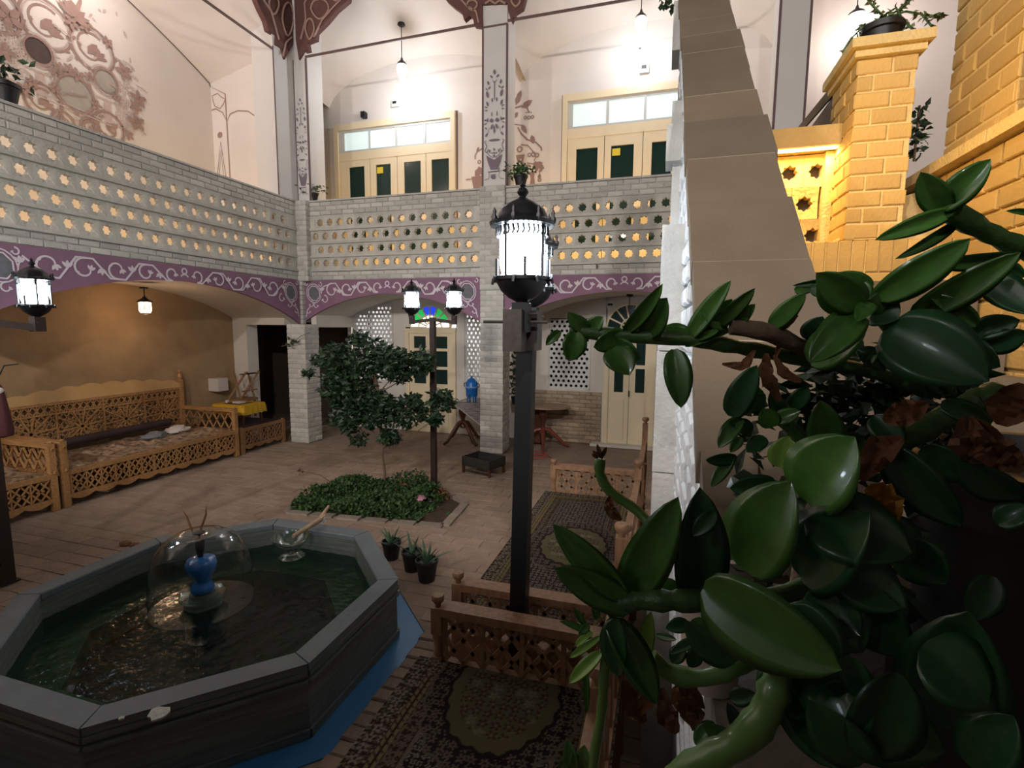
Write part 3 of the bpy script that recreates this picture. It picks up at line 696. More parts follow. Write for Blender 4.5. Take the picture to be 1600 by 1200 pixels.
P.poly([g(*p) for p in ((672, 775), (758, 768), (745, 830), (752, 925), (725, 928), (728, 810), (705, 812), (705, 928), (678, 930), (688, 850))])
P.poly([g(*p) for p in ((800, 940), (862, 935), (850, 990), (858, 1060), (810, 1062), (818, 1000))])
P.poly([g(*p) for p in ((232, 990), (340, 975), (335, 1100), (255, 1110))])
P.build('painted_pots_and_vines', mat('rose_brown_paint', (.30, .19, .17), .9), wgb)
# ================================================================== DOORS AND SCREENS
def cuts(x0, x1, z0, z1, holes, y, d, mb=None):
    """board in the XZ plane with rectangular holes side by side (sorted by x, same rows)"""
    mb = mb or MB(); x = x0
    for (a, b, c, e) in holes:
        mb.box(x, a, y, y+d, z0, z1); mb.box(a, b, y, y+d, z0, c); mb.box(a, b, y, y+d, e, z1); x = b
    mb.box(x, x1, y, y+d, z0, z1); return mb
def upper_door(name, x0, x1, zt, panes, tz, cur, cz, lab):
    r = sroot(name, ((x0+x1)/2, 10.25, 3.5))
    f = MB(); y = 10.20
    f.box(x0, x0+.10, y, 10.32, 3.5, zt).box(x1-.10, x1, y, 10.32, 3.5, zt).box(x0+.10, x1-.10, y, 10.32, zt-.13, zt); f.box(x0+.10, x1-.10, y+.03, 10.3, tz[0]-.22, tz[0]-.04)
    fr = f.build('door_frame', cream, r)
    MB().box(x0-.03, x0-.005, y+.088, 10.3, 3.5, zt+.03).box(x1+.005, x1+.03, y+.088, 10.3, 3.5, zt+.03).box(x0-.005, x1+.005, y+.088, 10.3, zt+.006, zt+.03).build('dark_reveal_line', linem, r)
    t = cuts(x0+.1, x1-.1, tz[0]-.06, zt-.12, [(a, b, tz[0], tz[1]) for a, b in panes], 10.24, .05); tr = t.build('transom', whitetrim, r)
    for i, (a, b) in enumerate(panes): MB().box(a-.01, b+.01, 10.265, 10.275, tz[0]-.01, tz[1]+.01).build('transom_pane', panem if i not in (3,) else panedim, tr)
    n = len(cur)
    edges = [x0+.1]+[(cur[i][1]+cur[i+1][0])/2 for i in range(n-1)]+[x1-.1]
    for i, (a, b) in enumerate(cur):
        lf = cuts(edges[i]+.006, edges[i+1]-.006, 3.5, tz[0]-.22, [(a, b, 3.9, cz)], 10.24, .05).build('door_leaf', cream, r)
        MB().box(a-.01, b+.01, 10.268, 10.275, 3.9, cz+.02).build('curtained_pane', greeng, lf)
        v = MB()
        for k in range(6):
            w = (b-a)/6; v.lathe((a+w*(k+.5), 10.262, cz+.005), [(w*.5, 0), (w*.5, .012), (w*.1, .02)], 8, sy=.2)
        v.build('valance', greeng, lf)
        if i == 1: tag(MB().box(a+.02, a+.17, 10.258, 10.262, cz-.18, cz-.05).build('yellow_sticker', yellowst, lf), 'yellow sticker')
    return r
X10 = lambda p, y=240: aY(p, y, 10.3).x
upper_door('door_1', xL, xR, 6.78, [(X10(541), X10(579)), (X10(581), X10(620)), (X10(623), X10(663)), (X10(667), X10(707))], (6.22, 6.60),
           [(X10(547), X10(571)), (X10(589), X10(612)), (X10(633), X10(659)), (X10(676), X10(703))], 5.86, '')
cw = [(X10(901, 250), X10(934, 250)), (X10(955, 250), X10(990, 250)), (X10(1018, 250), X10(1049, 250))]; cw.append((cw[2][0]+.69, cw[2][1]+.66))
pw_ = [(X10(896, 180), X10(948, 180)), (X10(952, 180), X10(1006, 180)), (X10(1010, 180), X10(1062, 180))]; pw_.append((pw_[2][1]+.05, pw_[2][1]+.63))
upper_door('door_2', x2L, x2R, 6.82, pw_, (6.22, 6.64), cw, 5.80, '')
# lower doors
def fan(root, cx_, cz, r0, r1, n, cols, frame, y, name):
    sp = MB(); 
    for k in range(n+1):
        a = PI*k/n; sp.bar((cx_+r0*.3*math.cos(a), y, cz+r0*.3*math.sin(a)), (cx_+r1*math.cos(a), y, cz+r1*math.sin(a)), .022, .03)
    for rad in (r0, r1): sp.tube([(cx_+rad*math.cos(PI*i/24), y, cz+rad*math.sin(PI*i/24)) for i in range(25)], .018, 6)
    fr = sp.build(name, frame, root, smooth=True)
    for k in range(n):
        for ring, (ra, rb_) in enumerate(((.02, r0), (r0, r1))):
            m = cols(k, ring); a0, a1 = PI*k/n, PI*(k+1)/n; pts = []
            for i in range(5): a = a0+(a1-a0)*i/4; pts.append((cx_+rb_*math.cos(a), y+.02, cz+rb_*math.sin(a)))
            for i in range(5): a = a1-(a1-a0)*i/4; pts.append((cx_+ra*math.cos(a), y+.02, cz+ra*math.sin(a)))
            MB().prism(pts, (0, .01, 0)).build('fan_pane', m, fr)
    return fr
def lower_door(name, x0, x1, zt, cx_, rows, gm, fcols, cz, r0, r1, nf, wide):
    r = sroot(name, ((x0+x1)/2, 10.1, 0)); f = MB(); y = 10.05
    f.box(x0, x0+.09, y, 10.16, 0, 2.25).box(x1-.09, x1, y, 10.16, 0, 2.25).box(x0+.09, x1-.09, y, 10.16, zt, 2.25).box(x0-.02, x1+.02, y-.02, 10.1, 2.25, 2.29)
    f.build('door_frame', cream, r)
    # tympanum with half-round opening
    t = MB(); n = 24; zz = 2.95
    for (sgn) in (1,):
        arc = [(cx_+(r1+.01)*math.cos(PI*i/n), (cz+(r1+.01)*math.sin(PI*i/n))) for i in range(n+1)]
        for i in range(n):
            (xa, za), (xb, zb) = arc[i], arc[i+1]
            t.prism([(xa, 10.08, za), (xb, 10.08, zb), (xb if i < n-1 else x0, 10.08, zz), (xa if i else x1, 10.08, zz)], (0, .06, 0))
        t.box(x0, cx_-r1, 10.08, 10.14, 2.27, zz) if cz > 2.27 else None
        t.box(x0, x1, 10.08, 10.14, 2.26, cz+.005)
    t.build('tympanum', plaster_low, r)
    fan(r, cx_, cz, r0, r1, nf, fcols, cream, 10.07, 'fan_light')
    mid = (x0+x1)/2; hw = (x1-x0)/2-.09
    for s, (a, b) in enumerate(((x0+.09, mid-.004), (mid+.004, x1-.09))):
        w = b-a; ga, gb = a+.11, b-.11; lf = MB()
        lf.box(a, ga, 10.08, 10.13, 0, zt).box(gb, b, 10.08, 10.13, 0, zt).box(ga, gb, 10.08, 10.13, 0, rows[0][0])
        for i in range(len(rows)): lf.box(ga, gb, 10.08, 10.13, rows[i][1], rows[i+1][0] if i+1 < len(rows) else zt)
        L = lf.build('door_leaf', cream, r)
        for z0, z1 in rows: MB().box(ga-.005, gb+.005, 10.10, 10.11, z0-.005, z1+.005).build('glass_pane', gm, L)
        MB().box(ga-.02, gb+.02, 10.065, 10.085, .12, rows[0][0]-.16).build('raised_panel', cream, L)
    MB().bar((mid, 10.05, 1.0), (mid, 10.05, 1.12), .02).build('handle', iron, r)
    return r
colsA = lambda k, ring: gwhite if ring == 0 else [gwhite, ggreen, ggreen, gblue, gblue, ggreen, ggreen, gwhite][k]
lower_door('door_3', -5.5, -4.3, 2.19, -4.9, [(1.08, 1.40), (1.46, 1.80), (1.86, 2.12)], greeng, colsA, 2.31, .27, .47, 8, 1)
lower_door('door_4', -1.13, -.15, 2.19, -.64, [(1.08, 1.55), (1.62, 2.10)], greeng, lambda k, r: greeng, 2.33, .19, .46, 7, 0)
MB().box(-1.35, .1, 9.88, 10.1, 0, .05).build('door_sill', plaster_low, bpy.data.objects['door_4'])
# pierced screens
def screen(x0, x1, z0, z1, name, label, clip=None, r=.031):
    root = thing('pierced_screen', ((x0+x1)/2, 10.12, z0), label, 'screen'); p = .098; mb = MB(); y0, y1 = 10.10, 10.135
    nx = max(1, round((x1-x0)/p)); nz = round((z1-z0)/(p*.92)); px_ = (x1-x0)/nx; pz = (z1-z0)/nz
    for j in range(nz):
        off = px_/2 if j % 2 else 0
        for i in range(-1 if off else 0, nx):
            cx_ = x0+px_*(i+.5)+off; cz = z0+pz*(j+.5); n = 8
            a0, a1 = max(x0, cx_-px_/2), min(x1, cx_+px_/2)
            if a1-a0 < px_*.9: mb.box(a0, a1, y0, y1, cz-pz/2, cz+pz/2); continue
            if clip and cz+pz*.5 > clip(cx_): mb.box(a0, a1, y0, y1, cz-pz/2, cz+pz/2); continue
            vs_ = []
            for lay in (0, 1):
                for k in range(n):
                    a = 2*PI*k/n; c, s_ = math.cos(a), math.sin(a); q = max(abs(c), abs(s_))
                    vs_.append((cx_+c/q*px_/2, y0, cz+s_/q*pz/2) if lay == 0 else (cx_+r*c, y0, cz+r*s_))
            vs_ += [(v[0], y1, v[2]) for v in vs_[n:2*n]]
            mb.add(vs_, [(k, (k+1) % n, n+(k+1) % n, n+k) for k in range(n)]+[(n+k, n+(k+1) % n, 2*n+(k+1) % n, 2*n+k) for k in range(n)])
    tag(mb.build('pierced_plate', whitetrim, root), kind='stuff')
    MB().box(x0-.02, x0, 10.08, 10.14, z0-.02, z1).box(x1, x1+.02, 10.08, 10.14, z0-.02, z1).box(x0-.02, x1+.02, 10.08, 10.14, z0-.04, z0).build('screen_frame', plaster_low, root)
clipA = lambda x: archz(x, *BAYS[0][:2], BAYS[0][2], BAYS[0][3])-.02
screen(-6.79, -5.84, 1.10, 2.95, '', 'brightly backlit white screen with round holes left of the lower door, behind the bush', clipA)
screen(-4.10, -3.42, 1.10, 2.95, '', 'narrow backlit screen with round holes above the blue samovar', clipA)
screen(-2.255, -1.428, 1.12, 2.50, '', 'cream screen with dark round holes left of the double door at right')
# small wall boxes and cameras
def gadget(loc, w, h, m, label, cat='box', dot=True, d=.06):
    r = thing('wall_box', loc, label, cat); x, y, z = loc
    MB().box(x-w/2, x+w/2, y-d, y, z-h/2, z+h/2).build('casing', m, r)
    if dot: MB().box(x-w*.3, x+w*.2, y-d-.01, y-d, z-h*.1, z+h*.2).build('dark_window', iron, r)
gadget((aY(955, 470, 10.1).x, 10.1, 2.78), .20, .14, whitep, 'small white box on the wall left of the fan-topped door')
gadget((aY(619, 160, 10.3).x, 10.3, 7.10), .17, .15, whitetrim, 'small white sensor box above the left gallery door')
gadget((aY(571, 182, 10.3).x, 10.3, 6.93), .10, .12, iron, 'small black lamp holder over the left gallery door frame', 'lamp', False, .12)
gadget((aY(1007, 110, 10.3).x, 10.3, 7.14), .17, .18, whitetrim, 'small white sensor box above the right gallery door')

# ================================================================== PENDANT LAMPS
def drop_lamp(x, y, ztop, zb, label, big=1.0):
    r = thing('pendant_lamp', (x, y, ztop), label, 'lamp', None)
    MB().lathe((x, y, ztop-.05), [(.0, .0), (.05, .0), (.075, .02), (.07, .05), (0, .055)], 14).build('ceiling_rose', iron, r, True)
    MB().tube([(x, y, ztop-.05), (x, y, zb+.50)], .008, 6).build('cord', iron, r)
    MB().lathe((x, y, zb+.36), [(.095*big, 0), (.09*big, .03), (.03, .09), (.015, .14), (0, .15)], 14).build('metal_cap', bracket, r, True)
    MB().lathe((x, y, zb), [(0, 0), (.016, .03), (.048, .10), (.084*big, .20), (.100*big, .28), (.092*big, .34), (.07, .37)], 16).build('glass_drop', bulbm, r, True)
    return r
p = aY(627, 40, 9.6); drop_lamp(p.x, 9.6, p.z+.04, aY(627, 132, 9.6).z, 'glass drop pendant lamp glowing over the left gallery door')
p = aY(1001, 45, 9.6); drop_lamp(p.x, 9.6, 8.28, p.z-.19, 'glass drop pendant lamp glowing over the right gallery door')
MB().tube([(p.x, 9.6, p.z-.19), (p.x, 9.6, p.z-.29)], .006, 5).lathe((p.x, 9.6, p.z-.33), [(0, 0), (.018, .01), (.018, .04), (0, .06)], 8).build('tassel', bracket, bpy.data.objects['pendant_lamp.001'])
p = aY(1337, 42, 9.6); drop_lamp(p.x, 9.6, 8.5, p.z-.19, 'round glass pendant lamp beside the potted plant on the yellow pier', 1.25)
# caged warm lamp in the left arcade
def lantern_small(x, y, zc, zr, label, lit=True):
    r = thing('hanging_lantern', (x, y, zr), label, 'lamp')
    MB().lathe((x, y, zr-.03), [(0, 0), (.06, 0), (.06, .02), (0, .03)], 12).tube([(x, y, zr), (x, y, zc+.17)], .008, 6).build('hanger', iron, r)
    MB().lathe((x, y, zc+.08), [(.11, 0), (.10, .02), (.04, .06), (.015, .09), (0, .10)], 8).build('lantern_roof', iron, r)
    MB().lathe((x, y, zc-.10), [(.06, 0), (.085, .05), (.085, .17), (.06, .18)], 8).build('glass', warmglobe if lit else gwhite, r)
    c = MB()
    for k in range(8):
        a = 2*PI*k/8; c.bar((x+.088*math.cos(a), y+.088*math.sin(a), zc-.06), (x+.088*math.cos(a), y+.088*math.sin(a), zc+.08), .008)
    c.lathe((x, y, zc-.12), [(.0, 0), (.065, .01), (.07, .03), (0, .03)], 8).build('cage', iron, r)
p = aX(227, 482, -7.9); lantern_small(-7.9, p.y, p.z+.02, p.z+.34, 'small warm lantern hanging before the brown mud wall')
light('POINT', 'arcade_lantern_light', (-7.9, p.y, p.z-.22), 10, (1, .66, .40), .08)
p = aY(984, 462, 9.6); r_ = thing('ceiling_lamp_base', (p.x, 9.6, p.z), 'dark unlit lamp base under the arch over the right door', 'lamp')
MB().lathe((p.x, 9.6, p.z-.02), [(0, 0), (.05, 0), (.065, .03), (.05, .06), (0, .065)], 12).tube([(p.x, 9.6, p.z), (p.x, 9.6, p.z-.22)], .008, 5).build('rose', iron, r_)

# ================================================================== LAMP POSTS
def lantern(parent, c, s=1.0):
    x, y, z = c     # z = underside of the bowl
    b = MB().lathe((x, y, z), [(.012, 0), (.03, .006), (.06, .022), (.092, .05), (.112, .085), (.116, .098)], 16)
    for k in range(8):
        a = 2*PI*k/8; b.tube([(x+.10*math.cos(a), y+.10*math.sin(a), z+.10), (x+.135*math.cos(a), y+.135*math.sin(a), z+.102), (x+.140*math.cos(a), y+.140*math.sin(a), z+.082)], [.012, .011, .006], 5)
    b.lathe((x, y, z+.092), [(.10, 0), (.130, .005), (.130, .02), (.10, .028)], 8)
    lan = b.build('lantern', iron, parent, True)
    MB().lathe((x, y, z+.118), [(.086, 0), (.100, .05), (.100, .15), (.090, .205)], 16).build('glass_globe', globe, lan, True)
    c_ = MB()
    for k in range(8):
        a = 2*PI*(k+.5)/8; c_.bar((x+.112*math.cos(a), y+.112*math.sin(a), z+.115), (x+.112*math.cos(a), y+.112*math.sin(a), z+(.33 if k % 2 else .19)), .011)
        for t in range(4):
            a2 = a+(t-1.5)*.2; c_.tube([(x+.113*math.cos(a2)+.0, y+.113*math.sin(a2), z+.325), (x+.113*math.cos(a2+.05), y+.113*math.sin(a2+.05), z+.300), (x+.113*math.cos(a2-.03), y+.113*math.sin(a2-.03), z+.285)], .005, 4)
    c_.build('cage', iron, lan)
    r = MB().lathe((x, y, z+.325), [(.095, 0), (.142, .006), (.146, .022), (.118, .032), (.112, .045), (.098, .075), (.070, .100), (.035, .118), (.02, .126), (.014, .134), (.026, .150), (.020, .165), (.008, .172), (.014, .180), (.006, .190), (0, .205)], 16)
    for k in range(8):
        a = 2*PI*k/8; r.lathe((x+.137*math.cos(a), y+.137*math.sin(a), z+.335), [(.010, 0), (.014, .02), (.006, .035), (.009, .045), (0, .065)], 6)
    r.build('domed_roof', iron, lan, True)
def post(name, base, top, w, arm, zl, label, m, arms=(1, -1), rise=.10, plate=True):
    """base, top = pole ends; arm = vector from pole to lantern; zl = underside of the lanterns"""
    r = thing(name, base, label, 'lamp post')
    MB().bar(base, top, w).build('pole', m, r)
    MB().box(base[0]-.07, base[0]+.07, base[1]-.07, base[1]+.07, base[2], base[2]+.012).build('base_plate', m, r)
    a = V(arm)
    for s in arms:
        e = V(top)+a*s; e.z = zl-.10
        tp = V((top[0], top[1], top[2]-.03))
        ar = MB().bar(tp, (e.x, e.y, e.z), w*.62).bar((e.x, e.y, e.z-.03), (e.x, e.y, zl+.0), w*.85).build('arm', m, r)
        d = a.normalized(); q = V((-d.y, d.x, 0))
        bt = MB()
        for zz in (-.0, ): bt.tube([V((e.x, e.y, zl-.05))-q*.07, V((e.x, e.y, zl-.05))+q*.07], .007, 6); bt.lathe((e.x, e.y, zl-.012), [(.035, 0), (.04, .01), (.012, .02)], 10)
        bt.build('clamp_bolt', bracket, ar)
        lantern(r, (e.x, e.y, zl))
    return r
b2_ = (-3.24, 6.74, 0)
post('twin_lamp_post', b2_, (-3.235, 6.74, 2.47), .075, (.335, 0, 0), 2.50, 'black twin lamp post standing behind the flower bed, before the middle pillar', brownpole)
post('twin_lamp_post', (-.715, 2.5, 0), (-.675, 2.5, 2.32), .085, (-.055, .30, 0), 2.455, 'nearest twin lamp post rising between the two carpeted platforms', iron)
post('twin_lamp_post', (-5.645, 2.854, 0), (-5.66, 2.85, 2.40), .10, (.20, .33, 0), 2.40, 'lamp post cut by the left edge, lantern over the left benches', brownpole)
# clamp plates of the near post
lp = bpy.data.objects['twin_lamp_post.001']
k_ = MB()
for (dx, dy, w) in ((.030, -.32, .085), (.085, -.20, .06)):
    k_.box(-.675+dx-w/2, -.675+dx+w/2, 2.5+dy-.045, 2.5+dy+.045, 2.24, 2.425)
for z in (2.37,): k_.tube([(-.80, 2.2, z), (-.50, 2.2, z)], .008, 6)
k_.build('bracket', bracket, lp)
# ================================================================== OCTAGONAL POOL
pool = thing('octagonal_pool', (PC.x, PC.y, 0), 'dark stone octagonal fountain pool with grey slab rim in the foreground', 'pool')
o0, o1, oi, oj = octo(1.205, -.02), octo(1.205, .33), octo(1.09, -.02), octo(1.09, .40)
def ringmesh(A, B, C, D):
    return [(A[i], B[i], C[i], D[i]) for i in range(8)]
for i in range(8):
    j = (i+1) % 8
    def q(ap, z, k): return octo(ap, z)[k]
    MB().add([q(1.205, -.03, i), q(1.205, -.03, j), q(1.08, -.03, j), q(1.08, -.03, i), q(1.205, .40, i), q(1.205, .40, j), q(1.08, .40, j), q(1.08, .40, i)],
             [(0, 3, 2, 1), (4, 5, 6, 7), (0, 1, 5, 4), (1, 2, 6, 5), (2, 3, 7, 6), (3, 0, 4, 7)]).build('side_slab', stonep, pool)
    g_ = .003; a_, b_ = octo(1.214, 0), octo(1.075, 0)
    def w(ap, z, k, t=.004):
        A, B = octo(ap, z)[i], octo(ap, z)[j]; return A.lerp(B, t if k == i else 1-t)
    rm = MB(); z0, z1 = .405, .452
    rm.add([w(1.214, z0, i), w(1.214, z0, j), w(1.075, z0, j), w(1.075, z0, i), w(1.214, z1-.008, i), w(1.214, z1-.008, j), w(1.220, z1, j), w(1.220, z1, i), w(1.083, z1, j), w(1.083, z1, i), w(1.075, z1-.008, j), w(1.075, z1-.008, i)],
           [(0, 3, 2, 1), (0, 1, 5, 4), (4, 5, 6, 7), (7, 6, 8, 9), (9, 8, 10, 11), (11, 10, 2, 3), (0, 4, 7, 9, 11, 3), (1, 2, 10, 8, 6, 5)]).build('rim_slab', stoner, pool)
    mm = MB(); mm.bar(w(1.214, .34, i), w(1.214, .34, j), .03, .018).bar(w(1.211, .385, i), w(1.211, .385, j), .02, .03).bar(w(1.211, .02, i), w(1.211, .02, j), .02, .05).build('moulding', stonep, pool)
fl_ = MB(); fl_.add(octo(1.08, -.004), [tuple(range(8))]); fl_.build('pool_floor', mat('pool_floor', (.010, .009, .006), .7, noise=.6, nscale=7), pool)
st = MB(); a_, b_, c_ = octo(1.08, .15), octo(.80, .15), octo(.80, -.004)
st.add(a_+b_+c_, [(i, (i+1) % 8, 8+(i+1) % 8, 8+i) for i in range(8)]+[(8+i, 8+(i+1) % 8, 16+(i+1) % 8, 16+i) for i in range(8)])
st.build('underwater_step', stoneg, pool)
rr = random.Random(5)
for (px, py, r) in [(247, 1115, .045), (190, 1122, .012), (478, 990, .03), (985, 1000, 0)]:
    if not r: continue
    p = aZ(px, py, .453) if py > 1000 or px < 400 else aZ(px, py, .262)
    if px == 478: continue
    pts = [V((p.x+r*rr.uniform(.7, 1.3)*math.cos(2*PI*k/11), p.y+r*rr.uniform(.6, 1.2)*math.sin(2*PI*k/11), .449)) for k in range(11)]
    tag(MB().prism(pts, (0, 0, .008)).build('lime_crust', lime, pool), 'white lime crust on the rim')
# water sheet with ripples
n = 70; wv = MB(); oo = octo(1.08, 0)
pts = {}
for i in range(n+1):
    for j in range(n+1):
        x = PC.x-1.17+2.34*i/n; y = PC.y-1.17+2.34*j/n
        rr_ = math.hypot(x-PC.x, y-PC.y); z = .255+.004*math.sin(38*rr_)*math.exp(-1.1*rr_)+.0035*math.sin(31*x+13*y)*math.cos(27*y-9*x)+.003*math.sin(70*x)*math.sin(63*y)
        d = V((x, y, 0))-V((-3.0, 1.75, 0)); z += .018*math.exp(-(d.length/.28)**2)*math.sin(95*d.x)*math.sin(80*d.y)
        pts[i, j] = len(wv.v); wv.v.append((x, y, z))
for i in range(n):
    for j in range(n):
        x = PC.x-1.17+2.34*(i+.5)/n; y = PC.y-1.17+2.34*(j+.5)/n
        if inside(V((x, y, 0)), octo(1.095, 0)): wv.f.append((pts[i, j], pts[i+1, j], pts[i+1, j+1], pts[i, j+1]))
tag(wv.build('pool_water', waterm, None, True), 'dark rippling water filling the octagonal pool', 'water', kind='stuff')
# fountain
fc = aY(317, 925, 2.78); FX, FY = fc.x, 2.78
fo = thing('fountain_jet', (FX, FY, -.2), 'blue glazed vase with black nozzle throwing a bell of water in the pool', 'fountain')
MB().lathe((FX, FY, -.004), [(.13, 0), (.13, .304), (.09, .324), (.09, .354)], 12).build('pedestal', stonep, fo, True)
MB().lathe((FX, FY, .315), [(.15, 0), (.16, .01), (.155, .025), (.14, .012)], 24).build('spill_dish', glassm, fo, True)
vz = aY(317, 922, FY).z
MB().lathe((FX, FY, vz), [(.050, 0), (.078, .005), (.080, .04), (.060, .06), (.056, .085), (.075, .12), (.100, .17), (.106, .215), (.090, .25), (.060, .262), (.03, .265)], 28).build('vase', bluegl, fo, True)
MB().lathe((FX, FY, vz+.25), [(.020, 0), (.020, .03), (.026, .06), (.034, .13), (.030, .155)], 14).build('nozzle', blackpl, fo, True)
MB().lathe((FX, FY, vz+.445), [(0, 0), (.038, .0), (.040, .008), (0, .012)], 14).tube([(FX, FY, vz+.40), (FX, FY, vz+.45)], .007, 6).build('deflector_cap', blackpl, fo, True)
zb = vz+.432; R_ = .315
MB().lathe((FX, FY, 0), [(.03, zb), (.09, zb+.02), (.16, zb+.012), (.23, zb-.03), (.28, zb-.09), (R_, zb-.18), (R_+.02, zb-.29), (R_+.025, zb-.36), (R_+.03, .26)], 48).build('water_bell', bellm, fo, True)
bw = aZ(455, 842, .44)
bo = thing('glass_bowl', (bw.x, bw.y, .30), 'greenish glass bowl on a ring stand at the far end of the pool', 'bowl')
MB().lathe((bw.x, bw.y, .36), [(.03, 0), (.10, .02), (.15, .07), (.165, .105), (.155, .105), (.14, .075), (.09, .03), (0, .012)], 28).build('bowl', glassm, bo, True)
MB().lathe((bw.x, bw.y, .27), [(.10, 0), (.11, .01), (.10, .02), (.06, .05), (.05, .09)], 20).build('ring_stand', glassm, bo, True)
# driftwood and bits on the rim
a = aZ(458, 838, .50); b = aZ(500, 812, .52); c = aZ(514, 790, .62)
tag(MB().tube([a, a.lerp(b, .5), b, c], [.018, .022, .026, .012], 8).tube([b, b+V((.05, .02, .05))], [.02, .008], 6).build('driftwood_branch', mat('driftwood', (.36, .25, .15), .85, noise=.5, nscale=20, bump=.6), None, True), 'pale driftwood branch leaning over the glass bowl', 'branch')
a = aZ(505, 815, .455)
tag(MB().lathe((a.x, a.y, .452), [(.03, 0), (.035, .02), (.02, .045), (.008, .05)], 7, sx=1.3).build('shell', lime, None, True), 'small white shell on the far rim beside the driftwood', 'shell')
for (x0, y0, x1, y1, lab) in ((293, 812, 284, 795, 'short brown horn-shaped leaf behind the water bell'), (318, 808, 322, 788, 'tall brown horn-shaped leaf behind the water bell')):
    p0 = aZ(x0, y0+8, .46); p1 = p0+V(((x1-x0)/170, 0, .10)); 
    low = aZ(303 if x0 < 300 else 311, 839, .449); p0 = aY((x0+low.x*0+(303 if x0 < 300 else 311))/2, 824, low.y); p1 = aY(x1, y1, low.y); mid = p0.lerp(p1, .55)+V((.016 if x0 < 300 else .022, 0, 0))
    tag(MB().tube([low, p0, mid, p1], [.006, .010, .009, .001], 6).build('dry_horn_leaf', leafb, None, True), lab, 'leaf')
for (px, py) in ((196, 850), (212, 853)):
    p = aZ(px, py, .01); tag(MB().lathe((p.x, p.y, .0), [(.02, 0), (.05, .01), (.04, .035), (.01, .045)], 7, sx=1.4).build('dry_leaf', leafb), {196: 'left one of two dark dead leaves on the paving behind the pool', 212: 'right one of two dark dead leaves on the paving behind the pool'}[px], 'leaf')

# ================================================================== FLOWER BED
bed = thing('flower_bed', (-3.4, 5.8, 0), 'green ground cover filling the stone-edged bed at the foot of the bush', 'flower bed')
MB().prism([V((p.x, p.y, -.03)) for p in BED], (0, 0, .022)).build('soil', soil, bed)
kb = MB()
for i in range(5):
    a, b = BED[i], BED[(i+1) % 5]; L = (b-a).length; n = max(2, int(L/.3)); cen = sum((p for p in BED), V((0, 0, 0)))/5
    for k in range(n):
        p = a.lerp(b, k/n+.01); q_ = a.lerp(b, (k+1)/n-.01); out = ((p+q_)/2-cen).normalized()*.05
        MB().bar(p+out+V((0, 0, -.02)), q_+out+V((0, 0, -.02)), .11, .07).build('edging_stone', mat('edging_stone', (.27, .22, .17), .9, noise=.4, nscale=8, rnd=.15, bump=.4), bed)
def leafcloud(name, m, parent, gen, n, L, Wd, seed, up=.5):
    r = random.Random(seed); v = []; f = []
    for i in range(n):
        p, sc = gen(r)
        d = V((r.gauss(0, 1), r.gauss(0, 1), r.gauss(0, 1)*.6-up*.3)).normalized(); s_ = V((r.gauss(0, 1), r.gauss(0, 1), r.gauss(0, 1))).cross(d).normalized(); nn = d.cross(s_)
        l = L*sc*r.uniform(.7, 1.25); w = Wd*sc*r.uniform(.7, 1.2); k = len(v)
        v += [p, p+d*l*.45+s_*w/2+nn*w*.12, p+d*l*.45-s_*w/2+nn*w*.12, p+d*l-nn*l*.12, p+d*l*.5-nn*w*.05]
        f += [(k, k+1, k+4), (k, k+4, k+2), (k+1, k+3, k+4), (k+4, k+3, k+2)]
    mb = MB(); mb.v = [tuple(x) for x in v]; mb.f = f
    return mb.build(name, m, parent)
def gbed(r):
    while True:
        p = V((r.uniform(-4.7, -2.4), r.uniform(5.0, 6.6), 0))
        if inside(p, BED) and not (p.x > -2.75 and r.random() < .97) and not (p.x > -2.95 and r.random() < .6): break
    e = min(((p-q_).length for q_ in BED)); p.z = r.uniform(-.02, .24 if p.x < -2.9 else .08)*(.6+.5*math.sin(p.x*5)*math.sin(p.y*6)); p.y -= p.z*.3
    return p, 1
tag(leafcloud('ground_cover', herb, bed, gbed, 7500, .055, .04, 3, up=-2), kind='stuff')
def stalk(root_, pts, r, m, name='stalk'): return MB().tube(pts, r, 5).build(name, m, root_, True)
a = aZ(530, 772, 0); pk = [a, aY(515, 752, a.y), aY(500, 742, a.y), aY(480, 738, a.y), aY(465, 734, a.y)]
br_ = thing('rose_shoot', a, 'long arching shoot with red-brown tip left of the bed', 'plant'); stalk(br_, pk, [.008, .006, .005, .004, .003], leafb)
leafcloud('young_leaves', leafb, br_, lambda r: (pk[4]+V((r.uniform(-.02, .12), r.uniform(-.04, .04), r.uniform(-.04, .05))), 1), 10, .06, .03, 9)
def rose(px, py, ax, m, lab, R=.055, nleaf=0, leafmat=None):
    p = aY(px, py, ax); r = thing('rose', (p.x, ax, 0), lab, 'flower')
    stalk(r, [(p.x+.03, ax, -.03), (p.x+.02, ax, p.z*.5), (p.x, ax, p.z-R*.5)], .005, stemm)
    for k in range(11):
        a = k*2.4; q_ = R*(.25+.75*k/11); c0 = V((p.x+q_*.5*math.cos(a), ax+q_*.5*math.sin(a), p.z+R*.25-q_*.35))
        mb = MB(); u = V((math.cos(a), math.sin(a), .15)); s_ = V((-math.sin(a), math.cos(a), 0)); vv = []
        for i in range(4):
            for j in range(4): vv.append(c0+u*(i/3-.2)*R*.7+s_*(j/3-.5)*R*1.1*math.sin(.6+i/3*1.9)+V((0, 0, R*.5*(1-(i/3)**2)-.2*R*abs(j/3-.5))))
        mb.add(vv, [(i*4+j, i*4+j+1, i*4+j+5, i*4+j+4) for i in range(3) for j in range(3)]).build('petal', m, r, True)
    if nleaf: leafcloud('leaves', leafmat or bush, r, lambda rr: (V((p.x, ax, p.z))+V((rr.uniform(-.12, .12), rr.uniform(-.1, .1), rr.uniform(-.16, .02))), 1), nleaf, .06, .035, int(px))
rose(657, 779, 5.75, pinkf, 'full pink rose at the right end of the flower bed', .075, 20)
